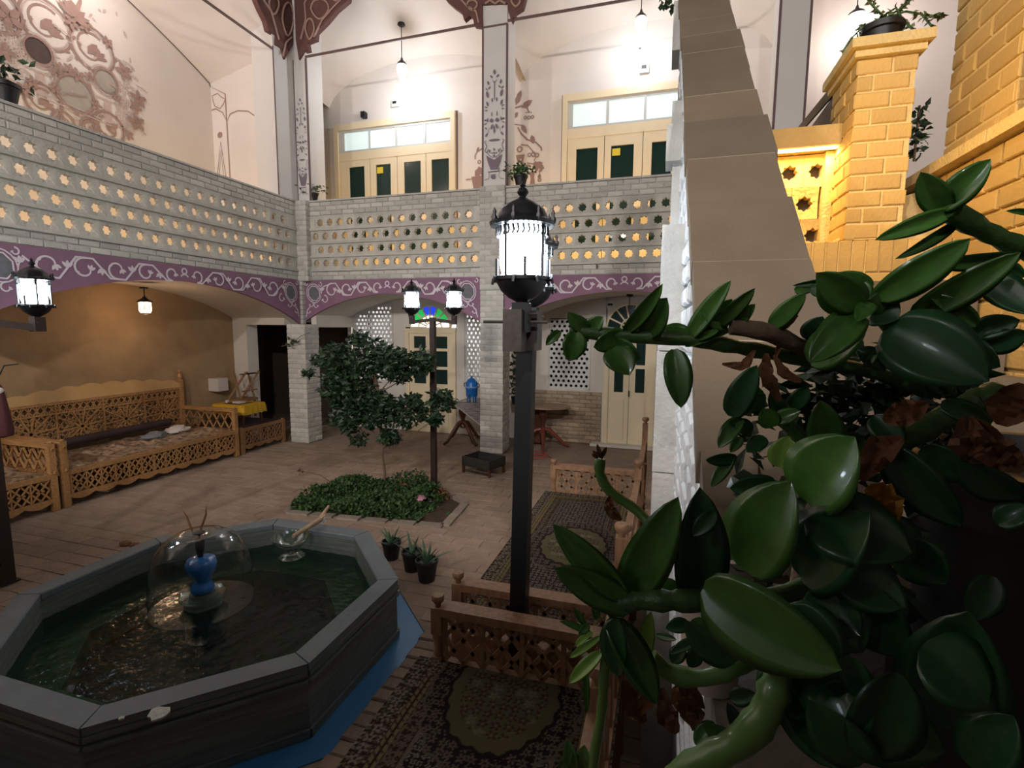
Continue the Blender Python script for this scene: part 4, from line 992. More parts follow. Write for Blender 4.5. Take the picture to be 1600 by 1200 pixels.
rose(690, 765, 6.1, redf, 'small dark crimson rose at the lamp post foot', .03, 45, leafb)
rose(624, 745, 6.05, redf, 'dark crimson bud standing above the ground cover', .025, 14, leafb)

# ================================================================== ROSE TREE
tb = V((-3.80, 6.25, -.03)); tree = thing('rose_tree', tb, 'small leafy rose tree with round dark crown growing from the flower bed', 'tree')
tc_ = aY(598, 700, 6.25)
tp = [tb, V((tb.x+.02, 6.25, .25)), V((tc_.x-.01, 6.25, .5)), V((tc_.x, 6.25, tc_.z)), V((tc_.x-.04, 6.25, 1.4)), V((tc_.x-.15, 6.25, 1.8))]
MB().tube(tp, [.022, .02, .018, .017, .013, .008], 7).build('trunk', bark, tree, True)
blobs = []
for (px, py, r, y, wgt) in [(585, 560, .34, 6.3, 3), (530, 560, .30, 6.2, 2), (550, 610, .42, 6.2, 5), (620, 570, .32, 6.3, 3), (660, 565, .20, 6.35, 1.2), (590, 640, .34, 6.2, 3.4), (545, 650, .28, 6.1, 2), (640, 640, .30, 6.3, 2.2), (690, 625, .19, 6.3, 1.3), (560, 528, .14, 6.2, .7), (610, 683, .15, 6.2, .9), (520, 600, .22, 6.2, 1), (560, 685, .14, 6.2, .4), (680, 655, .10, 6.3, .5), (480, 583, .05, 6.2, .12), (500, 560, .12, 6.2, .3)]:
    blobs.append((aY(px, py, y), r*.92, wgt))
tw = MB()
for c, r, w_ in blobs:
    a = V(tp[3]) if c.z < 1.5 else V(tp[4]); m_ = a.lerp(c, .5)+V((0, 0, -.05)); tw.tube([a, m_, c], [.011, .007, .003], 5)
tw.build('branches', bark, tree, True)
tot = sum(b[2] for b in blobs)
def gtree(r):
    q_ = r.uniform(0, tot)
    for c, R, w_ in blobs:
        q_ -= w_
        if q_ <= 0: break
    while True:
        d = V((r.uniform(-1, 1), r.uniform(-1, 1), r.uniform(-1, 1)))
        if d.length < 1: break
    if d.length > .01: d = d*(.45+.55*d.length)/max(d.length, .3)*d.length**.3 if r.random() < .5 else d
    return c+V((d.x*R, d.y*R*.9, d.z*R*.85)), 1
tag(leafcloud('foliage', bush, tree, gtree, 5200, .10, .058, 11), kind='stuff')
# vine by the corner pillar
p = aY(455, 540, 8.2); vn = thing('wall_creeper', p, 'sparse leafy creeper twig against the corner pillar', 'plant')
stalk(vn, [aY(440, 541, 8.2), aY(455, 537, 8.2), aY(470, 525, 8.2), aY(484, 520, 8.2)], .006, bark)
leafcloud('leaves', bush, vn, lambda r: (aY(r.uniform(445, 475), r.uniform(530, 548), 8.2), 1), 12, .12, .07, 4)

# ================================================================== ALOE POTS
def aloe(px, py, s, lab, seed, lean=0):
    p = aZ(px, py, .0); r = thing('aloe_pot', p, lab, 'potted plant', 'aloe pots by the pool'); rr = random.Random(seed)
    MB().lathe((p.x, p.y, 0), [(.075*s, 0), (.10*s, .17*s), (.108*s, .175*s), (.108*s, .20*s), (.095*s, .20*s), (.092*s, .17*s), (0, .165*s)], 16).build('pot', blackpl, r, True)
    for k in range(11):
        a = k*2.4+rr.random(); el = rr.uniform(.5, 1.35); L = s*rr.uniform(.20, .34); d = V((math.cos(a)*math.cos(el), math.sin(a)*math.cos(el), math.sin(el)))
        c = V((p.x, p.y, .16*s)); side = d.cross(V((0, 0, 1))).normalized(); nn = side.cross(d); vs_ = []
        for i in range(5):
            t = i/4; w = .020*s*(1-t)**.7+.001; ctr = c+d*L*t-V((0, 0, 1))*L*.22*t*t
            vs_ += [ctr+side*w, ctr-nn*w*.5, ctr-side*w, ctr+nn*w*.2]
        mb = MB(); mb.add(vs_, [(i*4+j, i*4+(j+1) % 4, i*4+4+(j+1) % 4, i*4+4+j) for i in range(4) for j in range(4)]+[(0, 1, 2, 3)])
        mb.build('aloe_leaf', mat('aloe_green', (.055, .11, .06), .45, noise=.3, nscale=20), r, True)
aloe(612, 872, .92, 'leftmost black aloe pot, nearest the flower bed', 1)
aloe(644, 890, .95, 'middle black aloe pot, tallest leaves', 2)
aloe(667, 906, 1.0, 'rightmost black aloe pot, nearest the carpeted platform', 3)

# ================================================================== LEFT BENCHES
def lattice_front(parent, x, ya, yb, z0, z1, m, xd=.02):
    """star lattice between z0 and z1 along Y at the given x"""
    mb = MB(); hgt = z1-z0; n = max(1, round((yb-ya)/(hgt*.78))); s_ = (yb-ya)/n; zc = (z0+z1)/2
    for k in range(n):
        y0 = ya+k*s_; yc = y0+s_/2; y1 = y0+s_
        for (a, b, c, d, t) in ((y0, z0, y1, z1, .013), (y0, z1, y1, z0, .013), (y0, zc, yc, z1, .009), (yc, z1, y1, zc, .009), (y1, zc, yc, z0, .009), (yc, z0, y0, zc, .009), (y0+s_*.27, zc, y1-s_*.27, zc, .009)):
            mb.bar((x+t*.1, a, b), (x+t*.1, c, d), t, xd)
        mb.bar((x, y0, z0), (x, y0, z1), .012 if k % 3 else .022, xd)
    return tag(mb.build('carved_lattice', m, parent), kind='stuff')
def scallop(x, ya, yb, z0, z1, n, amp, topside=False, d=.03):
    pts = []; m = n*8
    for i in range(m+1):
        t = i/m; y = ya+(yb-ya)*t; w = amp*abs(math.sin(PI*t*n))
        pts.append((y, (z1+w) if topside else (z0-w+amp)))
    poly = [(x, y, z) for y, z in pts]+([(x, yb, z0), (x, ya, z0)] if topside else [(x, yb, z1), (x, ya, z1)])
    mb = MB()
    for i in range(m):
        a, b = pts[i], pts[i+1]; zz = z0 if topside else z1
        mb.prism([(x, a[0], a[1]), (x, b[0], b[1]), (x, b[0], zz), (x, a[0], zz)], (-d, 0, 0))
    return mb
def bench(ya, yb, lab, back=True, arm_lo=True, arm_hi=True, m=wood, xb=-8.5, xf=-7.24, seat=.47, clab=None, cover=plasticf):
    r = thing('carved_bench', ((xb+xf)/2, (ya+yb)/2, 0), lab, 'bench', 'carved benches along the left wall')
    MB().box(xf-.03, xf, ya+.07, yb-.07, .41, seat+.005).build('front_rail', m, r)
    scallop(xf, ya+.07, yb-.07, .07, .16, max(3, round((yb-ya)/.3)), .045).build('scalloped_skirt', m, r)
    lattice_front(r, xf-.012, ya+.09, yb-.09, .165, .405, m)
    for (x, y, zt) in ((xf-.03, ya+.035, .86 if arm_lo else seat), (xf-.03, yb-.035, .86 if arm_hi else seat)):
        MB().box(x-.035, x+.035, y-.035, y+.035, 0, zt).lathe((x, y, zt), [(.03, 0), (.035, .012), (.02, .02), (0, .03)], 10).build('post', m, r)
    for y in (ya+.035, yb-.035):
        b_ = MB().box(xb-.02, xb+.05, y-.035, y+.035, 0, 1.34 if back else seat)
        if back: b_.lathe((xb+.015, y, 1.34), [(.03, 0), (.045, .05), (.03, .09), (.02, .11), (.035, .14), (0, .19)], 10)
        b_.build('back_post', m, r)
    MB().box(xb, xf-.03, ya+.03, yb-.03, .40, .45).build('seat', m, r)
    for f_, y in ((arm_lo, ya+.035), (arm_hi, yb-.035)):
        if f_:
            MB().box(xb, xf, y-.04, y+.04, .80, .86).build('armrest', m, r)
            a_ = MB()
            for k in range(7):
                x = xb+.12+k*(xf-xb-.2)/6; a_.bar((x-.1, y, .47), (x+.1, y, .80), .018).bar((x+.1, y, .47), (x-.1, y, .80), .018)
            tag(a_.build('arm_lattice', m, r), kind='stuff')
    if back:
        MB().box(xb, xb+.035, ya+.06, yb-.06, 1.16, 1.20).box(xb, xb+.035, ya+.06, yb-.06, 1.02, 1.04).box(xb, xb+.035, ya+.06, yb-.06, .52, .55).build('back_rail', m, r)
        mb = MB(); n = max(2, round((yb-ya)/.68)); s_ = (yb-ya-.14)/n; X_ = xb+.02
        for k in range(n):
            y0 = ya+.07+k*s_; yc = y0+s_/2; y1 = y0+s_; zl_, zh = .55, 1.02; zc = .785
            for i in range(10):
                a = PI*i/10+.1; dy, dz = math.cos(a), math.sin(a); q_ = min(s_/2/max(abs(dy), 1e-3), .235/max(abs(dz), 1e-3))
                if i % 2 == 0: mb.bar((X_+.004, yc-dy*q_, zc-dz*q_), (X_+.004, yc+dy*q_, zc+dz*q_), .015, .02)
            for i in range(10):
                a = 2*PI*i/10; b = a+2*PI*3/10; mb.bar((X_, yc+.24*math.cos(a), zc+.22*math.sin(a)), (X_, yc+.24*math.cos(b), zc+.22*math.sin(b)), .009, .018)
            m_ = 7; w_ = s_/m_
            for j in range(m_):
                for l in range(4):
                    a, b = y0+j*w_, zl_+l*.1175; mb.bar((X_-.003, a, b), (X_-.003, a+w_, b+.1175), .007, .014).bar((X_-.003, a+w_, b), (X_-.003, a, b+.1175), .007, .014)
                a = y0+j*w_; mb.bar((X_, a, 1.04), (X_, a+w_, 1.16), .009, .016).bar((X_, a+w_, 1.04), (X_, a, 1.16), .009, .016).bar((X_, a+w_/2, 1.04), (X_, a+w_/2, 1.16), .009, .016)
            mb.bar((X_+.003, y0, .55), (X_+.003, y0, 1.16), .018, .02)
        tag(mb.build('back_lattice', m, r), kind='stuff')
        sc_ = MB(); N = 60
        for i in range(N):
            def top_(t): return 1.26+.13*max(0, math.sin(PI*t))**.7+.04*abs(math.sin(t*PI*8))
            ta, tb_ = i/N, (i+1)/N; y0 = ya+.06+(yb-ya-.12)*ta; y1 = ya+.06+(yb-ya-.12)*tb_
            sc_.prism([(xb, y0, 1.20), (xb, y1, 1.20), (xb, y1, top_(tb_)), (xb, y0, top_(ta))], (.04, 0, 0))
        sc_.build('scalloped_crest', mat('pale_crest_wood', (.56, .34, .14), .5, noise=.2, nscale=4), r)
    return r
bench(4.33, 7.10, 'long carved bench with lattice back against the brown wall', True, True, True)
bench(1.75, 4.27, 'carved bench cut by the left edge, behind the lamp post', True, False, True)
bench(7.16, 8.26, 'short carved bench by the corner pillar, under the yellow-topped table', False, False, False, m=wood2)
def rug(name, x0, x1, y0, y1, z, lab, m, grp='plastic-covered rugs on the left benches', fold=.10, seed=1):
    mb = MB(); nx, ny = 22, int(22*(y1-y0)/(x1-x0)); r = random.Random(seed); ph = [r.uniform(0, 6) for _ in range(6)]
    def hz(x, y): return z+.022+fold*.3*math.sin(9*x+3*y+ph[0])*math.sin(4*y+ph[1])+fold*.25*math.sin(17*y+5*x+ph[2])*math.sin(11*x+ph[3])+fold*.12*math.sin(31*x+27*y)
    for i in range(nx+1):
        for j in range(ny+1):
            x = x0+(x1-x0)*i/nx; y = y0+(y1-y0)*j/ny; mb.v.append((x, y, max(z+.006, hz(x, y))))
    for i in range(nx+1):
        for j in range(ny+1):
            mb.v.append((x0+(x1-x0)*i/nx, y0+(y1-y0)*j/ny, z+.002))
    w = ny+1; o = (nx+1)*w
    mb.f = [(i*w+j, (i+1)*w+j, (i+1)*w+j+1, i*w+j+1) for i in range(nx) for j in range(ny)]
    mb.f += [(o+i*w+j, o+i*w+j+1, o+(i+1)*w+j+1, o+(i+1)*w+j) for i in range(nx) for j in range(ny)]
    for i in range(nx): mb.f += [(i*w, o+i*w, o+(i+1)*w, (i+1)*w), (i*w+ny, (i+1)*w+ny, o+(i+1)*w+ny, o+i*w+ny)]
    for j in range(ny): mb.f += [(j, j+1, o+j+1, o+j), (nx*w+j, o+nx*w+j, o+nx*w+j+1, nx*w+j+1)]
    return tag(mb.build(name, m, None, True), lab, 'rug', grp)
rug('bench_rug', -8.42, -7.28, 4.40, 7.02, .45, 'crinkled plastic-covered rug spread over the long bench', plasticf)
rug('bench_rug', -8.42, -7.28, 1.82, 4.18, .45, 'plastic-covered rug on the bench at the left edge', plasticf, seed=4)
rug('bench_rug', -8.42, -7.28, 7.24, 8.18, .45, 'dark rug on the short bench by the corner pillar', mat('dark_rug', (.05, .03, .03), .5, noise=.5, nscale=12), seed=7, fold=.02)
# crumpled cloth bundles on the long bench
for k, (y, x, lab, m) in enumerate([(6.60, -8.05, 'white crumpled cloth at the far end of the long bench', whitep), (6.1, -7.95, 'grey-blue crumpled bag in the middle of the long bench', mat('bag_grey', (.17, .18, .2), .5, noise=.4, nscale=20))]):
    mb = MB(); r = random.Random(k+3); prof = []
    for i in range(7):
        for j in range(12):
            a = 2*PI*j/12; e = PI/2*i/6; q_ = r.uniform(.75, 1.15); mb.v.append((x+.17*math.cos(a)*math.cos(e)*q_, y+.22*math.sin(a)*math.cos(e)*q_, .50+.09*math.sin(e)*q_))
    mb.f = [(i*12+j, i*12+(j+1) % 12, (i+1)*12+(j+1) % 12, (i+1)*12+j) for i in range(6) for j in range(12)]+[tuple(range(12))[::-1]]
    tag(mb.build('cloth_bundle', m, None, True), lab, 'cloth')
# bolster cushions along the back
mb = MB()
bl = tag(MB().tube([(-8.33, 4.6, .60), (-8.36, 4.62, .60), (-8.36, 6.7, .62), (-8.33, 6.72, .62)], [.02, .065, .065, .02], 12).build('bolster', mat('bolster_cloth', (.035, .018, .02), .7, noise=.5, nscale=10), None, True), 'dark bolster cushion lying along the back of the long bench', 'cushion')
# yellow table with box and rack
tx, ty = -7.82, 7.72
t = thing('low_table', (tx, ty, .47), 'small table under a bright yellow cloth on the short bench', 'table')
MB().box(tx-.36, tx+.36, ty-.28, ty+.28, .80, .83).build('tabletop', darkwood, t)
for sx in (-.3, .3):
    for sy in (-.22, .22): MB().box(tx+sx-.02, tx+sx+.02, ty+sy-.02, ty+sy+.02, .475, .80).build('leg', darkwood, t)
cl = MB(); n = 60; per = []
for i in range(n):
    a = 2*PI*i/n; q_ = max(abs(math.cos(a)), abs(math.sin(a))); per.append((math.cos(a)/q_, math.sin(a)/q_))
rr = random.Random(8); ofs = [rr.uniform(-.3, 1) for _ in per]
for lay, (z, k0, wv_) in enumerate(((.842, .97, 0), (.838, 1.0, 0), (.77, 1.03, .012), (.66, 1.05, .02))):
    for i, (a, b) in enumerate(per): k = k0+wv_*math.sin(i*1.9); cl.v.append((tx+a*.37*k, ty+b*.29*k, z+(ofs[i]*.012 if lay == 3 else 0)))
cl.f = [(l*n+i, l*n+(i+1) % n, (l+1)*n+(i+1) % n, (l+1)*n+i) for l in range(3) for i in range(n)]+[tuple(range(n))]
tag(cl.build('tablecloth', yellowc, None, True), 'bright yellow cloth draped over the small table', 'tablecloth')
tag(MB().box(tx-.16, tx+.22, ty-.20, ty+.1, .848, .853).build('place_mat', darkwood), 'dark mat lying on the yellow cloth', 'mat')
MB2 = MB().box(tx-.02, tx+.16, ty-.14, ty+.0, .856, .882); tag(MB2.build('tissue_packet', whitep), 'white packet lying on the yellow-clothed table', 'packet')
tag(MB().lathe((tx-.12, ty-.16, .856), [(.02, 0), (.032, .01), (.034, .05), (.03, .05), (.026, .01)], 14).build('small_cup', whitep, None, True), 'small white cup on the yellow-clothed table', 'cup')
p = aX(340, 601, -8.5); bx = tag(MB().box(-8.6, -8.36, p.y-.12, p.y+.12, p.z-.12, p.z+.13).build('white_box', whitep), 'white box fixed on the brown wall beyond the bench back', 'box')
# folding book stand / wooden rack
a0 = aX(368, 582, -8.1); rk = thing('wooden_rack', (-8.1, 8.0, .85), 'brown wooden X-shaped rack behind the yellow-topped table', 'rack')
yy = a0.y
for dy in (0, .34):
    MB().bar((-8.3, yy+dy, .86), (-8.0, yy+dy+.16, 1.40), .035).bar((-8.0, yy+dy, .86), (-8.3, yy+dy+.16, 1.40), .03).build('cross_leg', wood2, rk)
for z, q_ in ((1.02, .05), (1.36, .15), (1.36, .02)): MB().bar((-8.02, yy+q_, z), (-8.02, yy+.4+q_, z), .025).build('bar', wood2, rk)
MB().box(-8.35, -7.98, yy-.02, yy+.42, .82, .86).build('shelf', wood2, rk)
for x in (-8.3, -8.03):
    for y in (yy+.02, yy+.38): MB().box(x-.015, x+.015, y-.015, y+.015, .47, .83).build('leg', wood2, rk)
# maroon hanging at the left lamp post
p = aY(-6, 640, 2.6); hb = thing('hanging_bag', (p.x, 2.62, p.z), 'maroon cloth bag with white label hung on the left lamp post', 'bag')
zc = p.z
MB().lathe((p.x, 2.62, zc-.21), [(.02, -.02), (.10, .0), (.105, .05), (.085, .18), (.065, .30), (.05, .38), (.02, .42)], 14, sx=1, sy=.6).build('bag_body', redcl, hb, True)
MB().lathe((p.x+.02, 2.615, zc+.13), [(.035, 0), (.044, .02), (.036, .04), (.015, .05)], 12, sy=.7).build('tied_neck', whitep, hb, True)
MB().box(p.x-.05, p.x+.025, 2.535, 2.545, zc+.02, zc+.13).build('paper_label', whitep, hb)
MB().tube([(p.x, 2.62, zc+.22), (p.x-.04, 2.7, zc+.34), (p.x-.14, 2.85, zc+.34)], .006, 5).build('strap', iron, hb)

# ================================================================== ITEMS AT THE BACK
# pedestal table with samovar, left of the pillar
def curved_leg(c, ang, R, m, parent, h=.42):
    d = V((math.cos(ang), math.sin(ang), 0)); c = V(c)
    MB().tube([c+V((0, 0, h)), c+d*R*.25+V((0, 0, h*.95)), c+d*R*.55+V((0, 0, h*.55)), c+d*R*.8+V((0, 0, h*.18)), c+d*R+V((0, 0, .025))], [.05, .042, .036, .03, .026], 8).build('curved_leg', m, parent, True)
tcx, tcy = aY(722, 640, 9.32).x, 9.36
T = thing('pedestal_table', (tcx, tcy, 0), 'dark turned pedestal table with draped cloth left of the slim pillar', 'table')
MB().lathe((tcx, tcy, .30), [(.04, 0), (.075, .03), (.05, .10), (.035, .18), (.08, .30), (.09, .36), (.05, .43), (.06, .46)], 16).build('pedestal', darkwood, T, True)
for k in range(4): curved_leg((tcx, tcy, 0), .6+k*PI/2+PI/8, .46, darkwood, T)
MB().box(tcx-.02, tcx+.75, tcy-.10, tcy+.55, .80, .835).build('tabletop', darkwood, T)
cth = mat('striped_cloth', (.42, .38, .38), .8, rgb2=(.08, .05, .05), nscale=7, bands=(1, 1, 22))
mb = MB(); x0, x1 = tcx-.10, tcx+.62; nn_ = 14
top_ = [(x0+(x1-x0)*i/nn_, tcy-.14) for i in range(nn_+1)]
for i, (x, y) in enumerate(top_): mb.v += [(x, y, .842), (x, y-.02+.012*math.sin(i*2), .842-(.04+.50*(i/nn_)))]
mb.f = [(2*i, 2*i+1, 2*i+3, 2*i+2) for i in range(nn_)]
k = len(mb.v); mb.add([(x0, tcy-.14, .843), (x1+.1, tcy-.14, .843), (x1+.1, tcy+.58, .843), (x0, tcy+.58, .843)], [(0, 1, 2, 3)])
dc = tag(mb.build('draped_cloth', cth), 'striped cloth hanging from the table left of the slim pillar', 'cloth')
lc = MB()
for i in range(nn_*3):
    t_ = i/(nn_*3); x = x0+(x1-x0)*t_; lc.lathe((x, tcy-.166, .842-(.04+.50*t_)-.03), [(0, 0), (.022, .018), (0, .036)], 5)
tag(lc.build('lace_hem', whitep, dc), kind='stuff')
tag(MB().box(tcx-.02, tcx+.5, tcy-.1, tcy+.4, .846, .850).build('clear_cover', glassm), 'glossy clear sheet on the cloth under the samovar', 'cover')
sp_ = aY(737, 620, 9.5); sx_, sy_ = sp_.x, 9.5
sm = thing('samovar', (sx_, sy_, .85), 'bright blue samovar on the table left of the slim pillar', 'samovar')
MB().lathe((sx_, sy_, .93), [(.07, 0), (.11, .0), (.115, .04), (.12, .15), (.13, .16), (.13, .18), (.12, .19), (.125, .28), (.10, .31), (.075, .33)], 20).build('body', bluemt, sm, True)
MB().lathe((sx_, sy_, 1.12), [(.127, 0), (.133, .01), (.127, .02)], 20).build('light_band', mat('pale_blue_band', (.25, .4, .65), .4), sm, True)
MB().lathe((sx_, sy_, 1.25), [(.08, 0), (.085, .02), (.05, .05), (.02, .06), (.02, .09), (0, .10)], 16).build('lid', bluemt, sm, True)
for k in range(4): MB().bar((sx_+.09*math.cos(PI/4+k*PI/2), sy_+.09*math.sin(PI/4+k*PI/2), .85), (sx_+.085*math.cos(PI/4+k*PI/2), sy_+.085*math.sin(PI/4+k*PI/2), .95), .025).build('foot', bluemt, sm)
for s in (-1, 1): MB().tube([(sx_+s*.12, sy_, 1.20), (sx_+s*.16, sy_, 1.20), (sx_+s*.16, sy_, 1.14), (sx_+s*.13, sy_, 1.12)], .010, 6).build('side_handle', iron, sm, True)
MB().tube([(sx_, sy_-.11, .98), (sx_, sy_-.17, .98), (sx_, sy_-.18, .95)], .012, 6).build('tap', bracket, sm, True)
# round table behind the pillar, right side
rc = V((-2.22, 9.50, 0)); T2 = thing('round_table', rc, 'scallop-edged wooden table partly behind the slim pillar, in front of the brick dado', 'table')
mb = MB(); prof = [(.50*(1+.02*math.cos(10*2*PI*k/60)), k) for k in range(60)]
mb.prism([V((rc.x+.03+r*math.cos(2*PI*k/60), rc.y+.75*r*math.sin(2*PI*k/60), .80)) for r, k in prof], (0, 0, .03)).build('tabletop', mat('worn_table_top', (.30, .20, .14), .35, noise=.5, nscale=8), T2)
MB().lathe((rc.x, rc.y, .25), [(.05, 0), (.08, .04), (.05, .12), (.04, .25), (.09, .42), (.06, .5), (.12, .55)], 16).build('pedestal', darkwood, T2, True)
for k in range(4): curved_leg((rc.x, rc.y, 0), .25+k*PI/2, .52, mat('red_brown_wood', (.16, .04, .025), .35), T2, .36)
MB().box(rc.x-.42, rc.x-.08, rc.y+.1, rc.y+.35, .05, .78).build('dark_panel', darkwood, T2)
p_ = aZ(845, 716, .01); tag(MB().tube([V((p_.x+.25*math.cos(a)*(1-.02*i)-.05, p_.y+.17*math.sin(a), .015+.004*i)) for i, a in enumerate([k*.45 for k in range(26)])], .010, 6).build('coiled_hose', mat('red_hose', (.30, .05, .04), .5), None, True), 'coiled reddish hose on the floor beside the far platform', 'hose')
# plant behind the pillar
pp = aY(806, 620, 9.3); pp = aY(806, 620, 9.42); bp_ = thing('tall_house_plant', (pp.x, 9.42, .835), 'tall dark leafy plant seen in the gap right of the slim pillar', 'plant')
stalk(bp_, [(pp.x, 9.42, .84), (pp.x, 9.42, 1.4), (pp.x+.02, 9.42, 1.9)], .012, bark)
MB().lathe((pp.x, 9.42, .832), [(.07, 0), (.10, .16), (.09, .16), (0, .15)], 12).build('pot', blackpl, bp_, True)
tag(leafcloud('foliage', bush, bp_, lambda r: (V((pp.x+r.uniform(-.10, .12), 9.42+r.uniform(-.08, .08), r.uniform(1.0, 2.0))), 1), 130, .12, .07, 21), kind='stuff')
# low grey tray at the pillar foot
a = aZ(722, 738, 0); b = aZ(768, 748, 0); c = aZ(797, 722, 0); u = (b-a); u.z = 0; Lx = u.length; u.normalize(); v_ = V((-u.y, u.x, 0)); Ly = .42
tr = thing('brazier_tray', a, 'low dark metal brazier on short legs at the foot of the slim pillar', 'brazier')
Lx = .56
def bxr(p, du, dv, z0, z1): return [p+V((0, 0, z0)), p+u*du+V((0, 0, z0)), p+u*du+v_*dv+V((0, 0, z0)), p+v_*dv+V((0, 0, z0))], (0, 0, z1-z0)
for (p, du, dv) in ((a, Lx, .015), (a+v_*(Ly-.015), Lx, .015), (a, .015, Ly), (a+u*(Lx-.015), .015, Ly)):
    pts_, d_ = bxr(p, du, dv, .12, .27); MB().prism(pts_, d_).build('side_plate', ashm, tr)
pts_, d_ = bxr(a, Lx, Ly, .13, .14); MB().prism(pts_, d_).build('bottom_plate', ashm, tr)
pts_, d_ = bxr(a+u*.02+v_*.02, Lx-.04, Ly-.04, .142, .16); MB().prism(pts_, d_).build('ash', blackpl, tr)
for (i, j) in ((0, 0), (1, 0), (0, 1), (1, 1)):
    p = a+u*(Lx-.04)*i+v_*(Ly-.04)*j; pts_, d_ = bxr(p, .035, .035, 0, .13); MB().prism(pts_, d_).build('leg', darkwood, tr)
pts_, d_ = bxr(a, Lx, .02, .045, .06); MB().prism(pts_, d_).build('stretcher', ashm, tr)

# ================================================================== PARAPET POTS
def leafy_pot(x, y, z, s, lab, n, seed, m=bush, potm=blackpl, spread=1.0, trail=False):
    r = thing('potted_plant', (x, y, z), lab, 'potted plant')
    MB().lathe((x, y, z), [(.07*s, 0), (.10*s, .13*s), (.112*s, .135*s), (.112*s, .165*s), (.095*s, .165*s), (0, .15*s)], 14).build('pot', potm, r, True)
    def g_(q_):
        a = q_.uniform(0, 2*PI); rad = abs(q_.gauss(0, .13))*s*spread; h = .17*s+q_.uniform(-.02, .16)*s-(rad*.5 if trail else 0)
        return V((x+rad*math.cos(a), y+rad*math.sin(a), z+h)), s
    tag(leafcloud('foliage', m, r, g_, n, .075, .04, seed), kind='stuff')
    return r
p = aY(487, 308, 8.80); leafy_pot(p.x, 8.84, 4.787, 1.0, 'small leafy potted plant on the parapet beside the corner column', 110, 31, mat('pot_plant_green', (.05, .075, .025), .5, noise=.4, nscale=9, rnd=.4, island=True))
p = aY(813, 288, 8.84); leafy_pot(p.x, 8.86, 4.787, 1.15, 'leafy potted plant on the parapet just right of the middle column', 170, 32, mat('pot_plant_bright', (.035, .10, .02), .5, noise=.4, nscale=9, rnd=.4, island=True))
p = aX(8, 150, -7.22); leafy_pot(-7.22, p.y, 4.787, 1.35, 'dark pot with a small plant on the left parapet at the picture edge', 80, 33)
